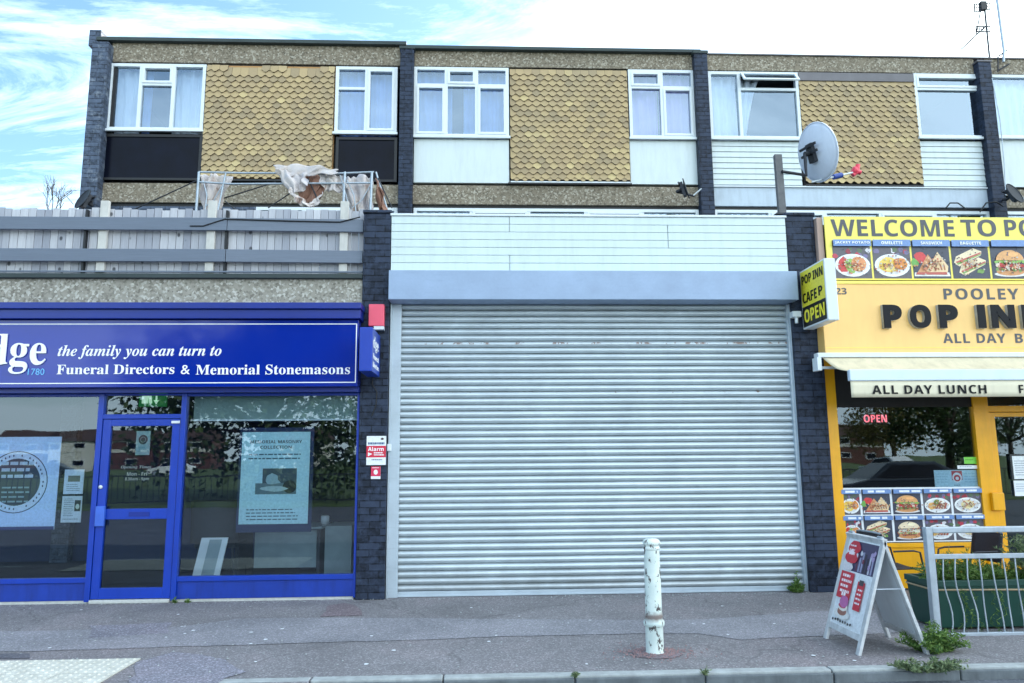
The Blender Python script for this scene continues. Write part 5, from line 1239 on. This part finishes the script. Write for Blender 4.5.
# ================================================================= A-BOARD
ab = thing('a_board', 'white folding pavement sign with red drink and burger posters', 'pavement sign', (3.14, 6.15, 0))
ya, yb = 5.862, 6.455; xF, xR, xT, zT = 2.86, 3.42, 3.14, .86
Fd = Vector((xT-xF, 0, zT)); Ln = Fd.length; Fd.normalize(); Rd = Vector((xT-xR, 0, zT)).normalized()
def leaf(base, d, inward, pre, mat):
    nrm = inward
    def mm_(name, y0, y1, s0, s1, t0, t1, mt):
        m = MB(); m.obox(base+Vector((0, y0, 0))+d*s0+nrm*t0, (0, y1-y0, 0), d*(s1-s0), nrm*(t1-t0)); m.build(name, mt, ab, bevel=.004)
    mm_('leg', ya, ya+.05, 0, Ln-.0, 0, .025, 'aboard_wood'); mm_('leg', yb-.05, yb, 0, Ln-.0, 0, .025, 'aboard_wood')
    mm_('top_rail', ya+.05, yb-.05, Ln-.05, Ln-.001, .001, .024, 'aboard_wood'); mm_('bottom_rail', ya+.05, yb-.05, .10, .15, .001, .024, 'aboard_wood')
    mm_(pre, ya+.05, yb-.05, .15, Ln-.05, .008, .016, mat)
nF = Vector((zT, 0, -(xT-xF))).normalized()           # pointing inward (+x) for the front leaf
nR = Vector((-zT, 0, -(xR-xT))).normalized()
leaf(Vector((xF, 0, 0)), Fd, nF, 'front_panel', 'paper'); leaf(Vector((xR, 0, 0)), Rd, nR, 'rear_panel', 'aboard_back')
m = MB(); m.tube([(xT-.13, ya+.01, zT-.38), (xT+.13, ya+.01, zT-.38)], .006, 6); m.tube([(xT-.13, yb-.01, zT-.38), (xT+.13, yb-.01, zT-.38)], .006, 6); m.build('stay', 'steel', ab)
m = MB(); m.tube([(xT, ya+.03, zT+.0), (xT, ya+.1, zT+.0)], .012, 8); m.tube([(xT, yb-.1, zT), (xT, yb-.03, zT)], .012, 8); m.build('hinge', 'steel', ab)
PW = yb-ya-.10; PH = Ln-.20
a = Art(Vector((xF, yb-.05, 0))+Fd*(Ln-.05)+nF*.006, Vector((0, -1, 0)), Fd, PW, PH)
a.rect(0, 0, 1, 1, S(226, 230, 234)); red_ = S(200, 26, 52)
a.rect(.28, .02, .98, .37, S(66, 56, 92))
for i in range(7): a.rect(.40+i*.08, .12+random.uniform(0, .08), .45+i*.08, .36, random.choice([S(96, 30, 60), S(150, 150, 180), S(40, 34, 50), S(190, 190, 205)]))
for i in range(8): a.ell(random.uniform(.35, .95), random.uniform(.05, .34), .04, .03, random.choice([S(170, 150, 190), S(110, 30, 60), S(210, 210, 220)]), 8, .3)
a.ell(.26, .10, .2, .08, red_, 16, .08); a.ell(.22, .22, .2, .07, red_, 16, .08); a.ell(.2, .16, .10, .025, S(240, 225, 230), 12, .2); a.lines(.1, .34, .07, .05, 3, S(245, 225, 230), .35); a.ell(.18, .33, .16, .045, S(220, 214, 218), 12, .2)
a.rect(.02, .39, .46, .70, red_); a.lines(.08, .42, .42, .06, 4, S(250, 235, 238), .5); a.lines(.16, .36, .63, .05, 1, S(250, 235, 238), .8)
a.rect(.62, .46, .84, .78, red_); a.rect(.66, .44, .80, .50, S(60, 50, 60)); a.lines(.65, .82, .54, .05, 4, S(245, 230, 234), .4)
a.ell(.33, .87, .26, .06, S(225, 224, 222)); a.ell(.33, .84, .16, .05, S(150, 96, 80), 14, .1); a.ell(.33, .79, .15, .05, S(236, 226, 215), 14, .2); a.ell(.31, .78, .12, .03, S(190, 60, 80), 12, .2); a.ell(.33, .73, .14, .07, S(190, 100, 160), 16, .05)
for i_ in range(8): a.ell(.1+i_*.085, .955-(i_%3)*.006, .026, .017, S(30,30,34), 7, .35)
p = a.build('printed_poster', None); p.parent = ab
for v in p.data.vertices: v.co -= Vector(ab['_o'])


# ================================================================= RAILING
ra = thing('street_railing', 'galvanised guard rail with bent upright bars in front of the green planter', 'railing', (4.9, 6.40, 0))
yr = 6.43; x0r = at(936, 600, yr).x-.02
def rz(py): return at(980, py, yr).z
tr = rz(529.5); sr = rz(556); br = rz(634.5)
XE = 7.4
m = MB(); m.box(x0r+.031, XE, yr-.025, yr+.025, tr-.025, tr+.025); m.build('top_rail', 'steel', ra, bevel=.008)
m = MB(); m.box(x0r+.031, XE, yr-.012, yr+.012, sr-.02, sr+.02); m.build('middle_rail', 'steel', ra, bevel=.004)
m = MB(); m.box(x0r+.031, XE, yr-.015, yr+.015, br-.022, br+.018); m.build('bottom_rail', 'steel', ra, bevel=.004)
for X in (x0r, x0r+2.0):
    m = MB(); m.box(X-.03, X+.03, yr-.03, yr+.03, -.0, tr+.026); m.build('post', 'steel', ra, bevel=.006)
m = MB(); m.box(x0r+.036, x0r+.062, yr+.02, yr+.06, br, tr-.03); m.build('inner_post', 'dark_steel', ra)
rnd = random.Random(3); X = x0r+.115; i = 0
while X < XE:
    m = MB(); P = []; lean_ = rnd.uniform(-.02, .03)
    kink = rnd.choice([0, 0, 0, .008, .022])
    for k in range(9):
        f = k/8; P.append((X+lean_*(1-f)+kink*math.sin(f*6.5)*(1 if .1 < f < .9 else 0)+.10*(1-f)*.25, yr+.004*math.sin(f*9+X), br+.018+(sr-.02-br-.018)*f))
    m.tube(P, .0065, 6)
    if abs(X-x0r-2.0) > .05: m.build('bar', 'steel', ra)
    X += .105; i += 1

# ================================================================= PLANTER
pl = thing('planter', 'long dark green plastic planter trough behind the railing', 'planter', (4.9, 6.85, 0))
pY0, pY1 = 6.60, 7.02; pX0 = at(935, 606, pY0).x; pX1 = 6.4; pz = at(960, 580.5, pY0).z
m = MB(); t_ = .03
def tro(z, e): return [(pX0+e, pY0+e, z), (pX1-e, pY0+e, z), (pX1-e, pY1-e, z), (pX0+e, pY1-e, z)]
V = tro(.02, .03)+tro(pz-.05, .0)+tro(pz-.05, -.012)+tro(pz, -.012)+tro(pz, .035)+tro(pz-.08, .04)
m.add(V, [(3, 2, 1, 0)]+[(l*4+i, l*4+(i+1) % 4, l*4+4+(i+1) % 4, l*4+4+i) for l in range(5) for i in range(4)]); m.build('trough', 'green_plastic', pl, bevel=.004)
m = MB(); m.add(tro(pz-.07, .038), [(0, 1, 2, 3)]); m.build('soil', 'soil', pl)
m = MB(); zz = pz-.075; m.tube([(pX0-.004, pY1, zz), (pX0-.004, pY0-.006, zz), (pX0+.8, pY0-.008, zz-.008), (pX0+1.6, pY0-.008, zz+.004), (pX1, pY0-.008, zz)], .008, 6); m.build('rope', 'rope', pl)

# ================================================================= PLANTS
def leafquad(m, p, d, L, w, rnd):
    d = d.normalized(); s = d.cross(Vector((rnd.uniform(-1, 1), rnd.uniform(-1, 1), rnd.uniform(-1, 1)))).normalized()
    mid = p+d*L*.5; n = d.cross(s)*L*.12
    m.add([p, mid+s*w*.5+n, p+d*L, mid-s*w*.5+n], [(0, 1, 2, 3)])
def plant(name, label, cat, base, rx, ry, h, stems, leaves, L, w, mat, seed, trail=None, group=None, upr=1.0):
    rnd = random.Random(seed); t = thing(name, label, cat, base, group); ms, ml = MB(), MB(); b = Vector(base)
    for i in range(stems):
        q = rnd.uniform(0, 6.28); rr = math.sqrt(rnd.random()); p = b+Vector((rx*.35*rr*math.cos(q), ry*.35*rr*math.sin(q), -.005))
        out = Vector((rx*rr*math.cos(q), ry*rr*math.sin(q), 0))*.9; hh = h*rnd.uniform(.35, 1)*(1.15-.6*rr*upr); P = [p]
        for k in range(1, 5):
            f = k/4; P.append(p+out*f*.8+Vector((rnd.uniform(-.01, .01), rnd.uniform(-.01, .01), hh*(1-(1-f)**1.6))))
        ms.tube(P, [.003, .0028, .0024, .002, .001], 4)
        for k in range(leaves):
            f = rnd.uniform(.15, 1)*4; j = min(int(f), 3); pt_ = P[j].lerp(P[j+1], f-j)
            leafquad(ml, pt_, Vector((rnd.uniform(-1, 1), rnd.uniform(-1, 1), rnd.uniform(-.2, .9))), L*rnd.uniform(.5, 1.2), w*rnd.uniform(.6, 1.2), rnd)
    if trail:
        for (dx, ln) in trail:
            p = b+Vector((dx, -ry, -.0)); P = [p]; 
            for k in range(1, 8): P.append(p+Vector((rnd.uniform(-.02, .02)+.05*k/7*rnd.choice([-1, 1]), -.035-.01*math.sin(k), -.02-ln*k/7+.02)))
            ms.tube(P, .0025, 4)
            for k in range(int(ln*110)):
                f = rnd.uniform(0, 7); j = min(int(f), 6); leafquad(ml, P[j].lerp(P[j+1], f-j), Vector((rnd.uniform(-1, 1), rnd.uniform(-1, .2), rnd.uniform(-.8, .5))), L*.7, w*.7, rnd)
    ms.build('stem', mat, t); ml.build('leaves', mat, t); return t
g1 = gnd(941, 655); plant('weed', 'bushy green weed at the foot of the railing post beside the pavement sign', 'weed', (g1.x, g1.y+.10, 0), .26, .20, .22, 90, 26, .035, .014, 'leaf', 1)
g1 = gnd(925, 681); plant('weed', 'low weed clump growing from the kerb joint at bottom right', 'weed', (at(925, 680, 5.5).x, 5.46, -.01), .30, .09, .11, 50, 20, .035, .014, 'leaf_olive', 2)
g1 = gnd(801, 594); plant('weed', 'small green weed with one tall stem at the right foot of the shutter', 'weed', (g1.x, 8.52, 0), .10, .06, .13, 40, 22, .035, .016, 'leaf', 3)
m = MB(); 
g1 = gnd(797, 591); plant('weed', 'single tall thin stem rising above the weed at the shutter foot', 'weed', (at(797.5, 575, 8.53).x, 8.55, 0), .03, .02, .40, 3, 22, .03, .018, 'leaf', 4)
plant('weed', 'tiny grass tuft in the kerb joint right of the bollard foot', 'weed', (k0+.915, 5.47, .0), .03, .02, .05, 14, 8, .03, .006, 'leaf_olive', 5)
plant('weed', 'tiny grass tuft in the kerb joint left of the bollard', 'weed', (k0, 5.47, .0), .03, .02, .05, 14, 8, .03, .006, 'leaf_olive', 6)
for i, (px, lb) in enumerate(((182, 'tiny weed sprout against the blue panel nearest the shop door'), (193, 'tiny weed sprout against the blue panel, right of the first sprout'))):
    p = gnd(px, 600); plant('weed', lb, 'weed', (p.x, 8.5, 0), .04, .02, .06, 8, 8, .025, .012, 'leaf', 10+i)
plant('planter_plant', 'bright green feathery plant at the left end of the planter', 'plant', (pX0+.38, 6.80, pz-.07), .44, .20, .30, 130, 30, .05, .010, 'leaf', 20, trail=[(-.16, .46), (-.12, .40), (-.05, .34), (.12, .40), (.18, .3), (.4, .24)])
plant('planter_plant', 'taller grey green stems growing in the planter at the right', 'plant', (pX0+1.2, 6.80, pz-.07), .45, .18, .46, 60, 30, .045, .016, 'leaf_olive', 21, upr=.4)
plant('planter_plant', 'low green growth in the middle of the planter', 'plant', (pX0+.85, 6.82, pz-.07), .32, .17, .2, 90, 20, .04, .012, 'leaf', 22)
plant('planter_plant', 'thin upright seed stalk at the left of the planter', 'plant', (pX0+.22, 6.75, pz-.07), .05, .03, .36, 3, 14, .03, .006, 'leaf_olive', 23, upr=.1)
m = MB(); rnd = random.Random(77)
for i in range(420):
    q, rr = rnd.uniform(0, 6.28), .07+abs(rnd.gauss(0, .13)); X, Yy, r = bb.x+rr*math.cos(q)*1.3, bb.y+rr*math.sin(q)*.8, rnd.uniform(.003, .009)
    m.add([(X-r, Yy-r, .005), (X+r, Yy-r, .005), (X+r*.8, Yy+r, .005), (X, Yy, .005+r)], [(0, 1, 3), (1, 2, 3), (2, 0, 3)])
o = m.build('brick_crumbs', 'red_crumb'); o['kind'] = 'stuff'; tag(o, 'reddish brown crumbs scattered round the foot of the bollard', 'crumbs')
# grit and litter specks on the pavement
m = MB(); rnd = random.Random(9)
for i in range(900):
    X = rnd.uniform(-5, 6); Yy = rnd.choice([rnd.uniform(5.65, 8.5), rnd.uniform(8.42, 8.53)]); r = rnd.uniform(.003, .009)
    m.add([(X-r, Yy-r*.7, .005), (X+r, Yy-r, .005), (X+r*.8, Yy+r, .005), (X-r, Yy+r*.6, .005), (X, Yy, .005+r*.9)], [(0, 1, 4), (1, 2, 4), (2, 3, 4), (3, 0, 4)])
o = m.build('grit', 'kerb'); o['kind'] = 'stuff'
tag(o, 'pale grit and crumbs scattered over the dark pavement', 'grit')
m = MB(); rnd = random.Random(19)
for i in range(46):
    X = rnd.uniform(-5, 6); Yy = rnd.uniform(5.7, 8.4); r = rnd.uniform(.010, .022); n = 9
    m.add([(X+r*math.cos(q*.698)*rnd.uniform(.7, 1.1), Yy+r*math.sin(q*.698)*rnd.uniform(.7, 1.1), .0062) for q in range(n)], [tuple(range(n))])
o = m.build('gum_spots', 'paper'); o['kind'] = 'stuff'; tag(o, 'flattened pale chewing gum spots on the pavement', 'gum')

# ================================================================= CAFE CHAIRS
def cafe_chair(loc, rz_, label, group='cafe chairs outside the yellow shopfront'):
    t = thing('cafe_chair', label, 'chair', (0, 0, 0), group)
    for s in (-1, 1):
        m = MB(); m.tube([(s*.25, -.24, 0), (s*.25, -.22, .45), (s*.26, -.18, .64), (s*.26, -.10, .66), (s*.26, .16, .66)], .011, 8); m.build('leg', 'dark_steel', t)
        m = MB(); m.tube([(s*.24, .28, 0), (s*.23, .20, .45), (s*.22, .28, .86)], .011, 8); m.build('leg', 'dark_steel', t)
    m = MB(); m.grid(lambda u, v: (-.22+.44*u, -.23+.44*v, .45-.02*math.sin(u*math.pi)), 8, 6); m.build('seat', 'rattan', t, solid=.018)
    m = MB(); m.grid(lambda u, v: (-.22+.44*u, .21+.07*v+.03*math.sin(u*math.pi), .52+.34*v), 8, 6); m.build('backrest', 'rattan', t, solid=.016)
    m = MB(); m.tube([(-.22, .28, .86), (-.12, .31, .875), (.12, .31, .875), (.22, .28, .86)], .012, 8); m.build('back_rail', 'steel', t)
    t.location = loc; t.rotation_euler = (0, 0, rz_); t.scale = (.86, .86, .84); t['_o'] = list(loc); return t
c = at(972, 560, 7.55); cafe_chair((c.x, 7.6, 0), rad(-84), 'dark woven chair behind the planter with a pale back rail')
c = gnd(908, 599); cafe_chair((c.x-.30, 7.75, 0), rad(98), 'dark woven chair half hidden behind the folding pavement sign')
m = MB(); c = gnd(918, 596); P = [(c.x+.16+.17*math.cos(q), 7.8, .005+.2*math.sin(q)) for q in np.linspace(math.pi, 0, 12)]; m.tube(P, .010, 6); tag(m.build('steel_hoop', 'steel'), 'low bent steel tube hoop on the ground left of the planter', 'hoop')

# ================================================================= ACROSS THE ROAD (seen only in the window reflections)
def tree(loc, h, cr, mat, n, label, seed, group='trees across the road', low=.35):
    rnd = random.Random(seed); t = thing('tree', label, 'tree', loc, group); b = Vector(loc); m = MB()
    m.tube([b, b+Vector((.1, 0, h*.3)), b+Vector((0, .1, h*.75))], [h*.03, h*.022, h*.008], 8)
    lobes = []
    for i in range(20):
        q = rnd.uniform(0, 6.28); z = rnd.uniform(low, .95); rr = cr*rnd.uniform(.2, .8)*(1-.5*abs(z-.55)); p = b+Vector((rr*math.cos(q), rr*math.sin(q), h*z)); lobes.append((p, cr*rnd.uniform(.28, .5)))
        m.tube([b+Vector((0, 0, h*.28)), p], [h*.01, .02], 5)
    m.build('trunk', 'bark', t); m = MB()
    for i in range(n):
        p, r = rnd.choice(lobes); v = Vector((rnd.gauss(0, 1), rnd.gauss(0, 1), rnd.gauss(0, .8))).normalized()*r*rnd.uniform(.4, 1.1)
        leafquad(m, p+v, Vector((rnd.uniform(-1, 1), rnd.uniform(-1, 1), rnd.uniform(-1, .4))), h*.028, h*.02, rnd)
    m.build('crown', mat, t)
def refl_x(px, y): # x for something at world y whose mirror image shows at px
    return at(px, 450, 1).x*(YF+(YF-y))
tree((refl_x(240, -14)+1, -14, -.05), 9.5, 6.2, 'leaf_tree', 16000, 'broad dark green tree opposite the funeral shop', 1, low=.16)
tree((refl_x(948, -24), -24, -.05), 9, 3.6, 'leaf_tree', 9000, 'dense dark green tree opposite the cafe', 2, low=.22)
tree((refl_x(893, -45), -45, -.05), 9, 4.5, 'leaf_gold', 7000, 'yellowing tree farther away opposite the cafe', 3)
tree((refl_x(1010, -48), -48, -.05), 9, 6, 'leaf_tree', 4000, 'rounded tree at the far right across the field', 4)
tree((refl_x(600, -60), -60, -.05), 10, 7, 'leaf_tree', 3000, 'round tree across the field opposite the shutter', 6)
def house(x, y, w, label):
    t = thing('house', label, 'house', (x, y, 0), 'row of houses across the field'); d = 7
    m = MB(); m.box(x-w/2, x+w/2, y-d, y, -.05, 5); m.build('wall', 'house_white' if 'second' in label or 'fifth' in label else 'house_brick', t)
    m = MB(); m.prism([(x-w/2-.2, y+.4, 4.9), (x-w/2-.2, y-d/2, 7), (x-w/2-.2, y-d-.4, 4.9)], (w+.4, 0, 0)); m.build('roof', 'house_roof', t)
    m = MB(); m.box(x-w/2+.3, x+w/2-.3, y+.002, y+.05, 3.0, 3.5); m.box(x-w/2+.3, x+w/2-.3, y+.002, y+.05, 4.6, 4.88); m.build('render_band', 'house_white', t)
    for i in range(2):
        for zz in (.9, 3.52):
            X = x-w/2+.9+i*(w/2-.1); m = MB(); m.box(X, X+1.9, y+.002, y+.06, zz, zz+1.06); f = m.build('window', 'white', t)
            m = MB(); m.box(X+.1, X+1.8, y+.061, y+.07, zz+.1, zz+.96); m.build('pane', 'black_panel', f)
hn = ['first', 'second', 'third', 'fourth', 'fifth', 'sixth']
for i, px in enumerate((20, 70, 122, 185, 300, 860)):
    house(refl_x(px, -115), -115, 9.0, hn[i]+' house in the reflected row across the field')
def car(loc, rz_, mat, label):
    t = thing('parked_car', label, 'car', (0, 0, 0), 'cars parked across the road'); m = MB(); W = .86
    side = [(-2.1, .3), (-2.15, .62), (-2.05, .8), (-1.2, .93), (-.55, 1.38), (.75, 1.42), (1.5, 1.02), (2.05, .92), (2.12, .6), (2.08, .3)]
    sc_ = lambda z: W*(1 if z < .95 else 1-.22*(z-.95)/.45)
    vs = [(x, s*sc_(z), z) for s in (-1, 1) for x, z in side]; n = len(side)
    m.add(vs, [tuple(range(n)), tuple(range(2*n-1, n-1, -1))]+[(i, (i+1) % n, n+(i+1) % n, n+i) for i in range(n)]); m.build('body', mat, t, bevel=.05)
    m = MB()
    for s in (-1, 1): m.add([(-1.0, s*(W+.005), .97), (-.5, s*(W*.82), 1.32), (.7, s*(W*.82), 1.34), (1.3, s*(W+.005), 1.0)], [(0, 1, 2, 3)])
    m.build('side_window', 'black_panel', t)
    for x in (-1.35, 1.35):
        for s in (-1, 1):
            m = MB(); m.tube([(x, s*.7, .31), (x, s*.9, .31)], .31, 20); w = m.build('wheel', 'tyre', t); m = MB(); m.tube([(x, s*.88, .31), (x, s*.91, .31)], .19, 16); m.build('rim', 'steel', w)
    t.location = loc; t.rotation_euler = (0, 0, rz_)
car((refl_x(925, -3.0), -4.5, -.1), rad(3), 'car_paint_dark', 'dark car parked on the opposite kerb facing the cafe')
car((refl_x(165, -58), -60, -.03), rad(0), 'car_paint_white', 'white car parked in front of the reflected houses')
car((refl_x(40, -58), -60, -.03), rad(0), 'car_paint_dark', 'dark car parked before the left houses across the field')
car((refl_x(905, -30), -32, -.03), rad(80), 'car_paint_white', 'white car farther off, opposite the cafe')
fr = thing('field_railing', 'low dark metal railing along the field across the road', 'railing', (0, -10, -.03))
m = MB(); m.box(-40, 40, -10.02, -9.98, .95, .99); m.box(-40, 40, -10.02, -9.98, .1, .14); m.build('rail', 'dark_steel', fr)
m = MB()
for i in range(400): m.box(-40+i*.2, -40+i*.2+.018, -10.01, -9.99, .14, .95)
o = m.build('bars', 'dark_steel', fr); o['kind'] = 'stuff'

# ================================================================= SKY AND SUN
SUN_AZ, SUN_EL = 48.0, 30.0         # azimuth from +Y towards +X
w = bpy.data.worlds.new('World'); sc.world = w; w.use_nodes = True; nt = w.node_tree; nt.nodes.clear()
def N_(t, **k):
    n = nt.nodes.new(t)
    for a_, b_ in k.items(): setattr(n, a_, b_)
    return n
sky = N_('ShaderNodeTexSky', sky_type='NISHITA'); sky.sun_disc = False; sky.sun_elevation = rad(SUN_EL); sky.sun_rotation = rad(SUN_AZ); sky.air_density = 1.0; sky.dust_density = 1.0; sky.ozone_density = 1.2
tc = N_('ShaderNodeTexCoord'); sp = N_('ShaderNodeSeparateXYZ'); nt.links.new(tc.outputs['Generated'], sp.inputs[0])
def mth(op, a_, b_):
    n = N_('ShaderNodeMath', operation=op)
    for i, v in enumerate((a_, b_)):
        if isinstance(v, (int, float)): n.inputs[i].default_value = v
        else: nt.links.new(v, n.inputs[i])
    return n.outputs[0]
den = mth('ADD', mth('MAXIMUM', sp.outputs[2], 0.0), .16)
cbn = N_('ShaderNodeCombineXYZ'); nt.links.new(mth('DIVIDE', sp.outputs[0], den), cbn.inputs[0]); nt.links.new(mth('DIVIDE', sp.outputs[1], den), cbn.inputs[1])
n1 = N_('ShaderNodeTexNoise'); n1.inputs['Scale'].default_value = 1.1; n1.inputs['Detail'].default_value = 9; n1.inputs['Roughness'].default_value = .62; n1.inputs['Distortion'].default_value = .6
mp = N_('ShaderNodeMapping'); mp.inputs['Location'].default_value = (5.4, 2.2, 0); mp.inputs['Scale'].default_value = (.8, 1.3, 1); nt.links.new(cbn.outputs[0], mp.inputs[0]); nt.links.new(mp.outputs[0], n1.inputs['Vector'])
# more cloud towards +x (the bright side of the sky)
bias = mth('ADD', mth('ADD', n1.outputs['Fac'], mth('MULTIPLY', sp.outputs[0], .34)), mth('SUBTRACT', mth('MULTIPLY', sp.outputs[1], -.08), -.05))  # the y term adds cloud behind the camera to fill the shaded facade
bias = mth('ADD', bias, mth('MULTIPLY', mth('MAXIMUM', mth('SUBTRACT', .46, sp.outputs[2]), 0.0), .8))
rp = N_('ShaderNodeValToRGB'); rp.color_ramp.elements[0].position = .47; rp.color_ramp.elements[0].color = (0, 0, 0, 1); rp.color_ramp.elements[1].position = .86; rp.color_ramp.elements[1].color = (1, 1, 1, 1); nt.links.new(bias, rp.inputs[0])
n2 = N_('ShaderNodeTexNoise'); n2.inputs['Scale'].default_value = 2.3; n2.inputs['Detail'].default_value = 10; n2.inputs['Roughness'].default_value = .68; n2.inputs['Distortion'].default_value = 1.2
mp2 = N_('ShaderNodeMapping'); mp2.inputs['Location'].default_value = (.4, 7.7, 0); mp2.inputs['Rotation'].default_value = (0, 0, .5); mp2.inputs['Scale'].default_value = (.55, 1.5, 1); nt.links.new(cbn.outputs[0], mp2.inputs[0]); nt.links.new(mp2.outputs[0], n2.inputs['Vector'])
rp2 = N_('ShaderNodeValToRGB'); rp2.color_ramp.elements[0].position = .46; rp2.color_ramp.elements[0].color = (0, 0, 0, 1); rp2.color_ramp.elements[1].position = .86; rp2.color_ramp.elements[1].color = (.75, .75, .75, 1); nt.links.new(n2.outputs['Fac'], rp2.inputs[0])
cf_ = mth('MAXIMUM', rp.outputs[0], rp2.outputs[0])
mx = N_('ShaderNodeMix', data_type='RGBA'); nt.links.new(cf_, mx.inputs['Factor']); tn = N_('ShaderNodeMix', data_type='RGBA', blend_type='MULTIPLY'); tn.inputs['Factor'].default_value = 1; nt.links.new(sky.outputs[0], tn.inputs[6]); tn.inputs[7].default_value = (.74, .92, .95, 1); nt.links.new(tn.outputs[2], mx.inputs[6]); mx.inputs[7].default_value = (8.6, 10.0, 10.8, 1)
bg = N_('ShaderNodeBackground'); bg.inputs['Strength'].default_value = .09; nt.links.new(mx.outputs[2], bg.inputs[0])
out = N_('ShaderNodeOutputWorld'); nt.links.new(bg.outputs[0], out.inputs[0])
ld = bpy.data.lights.new('sun', 'SUN'); ld.energy = 3.2; ld.angle = rad(.5); ld.color = (1, .95, .88)
lo = bpy.data.objects.new('sun', ld); COL.objects.link(lo)
sd = Vector((math.sin(rad(SUN_AZ))*math.cos(rad(SUN_EL)), math.cos(rad(SUN_AZ))*math.cos(rad(SUN_EL)), math.sin(rad(SUN_EL))))
lo.rotation_euler = (-sd).to_track_quat('-Z', 'Y').to_euler()
vs_ = sc.view_settings; vs_.view_transform = 'Standard'; vs_.look = 'None'; vs_.gamma = 1; vs_.exposure = 2.02; vs_.use_curve_mapping = False
for o in bpy.data.objects:
    if '_o' in o: del o['_o']
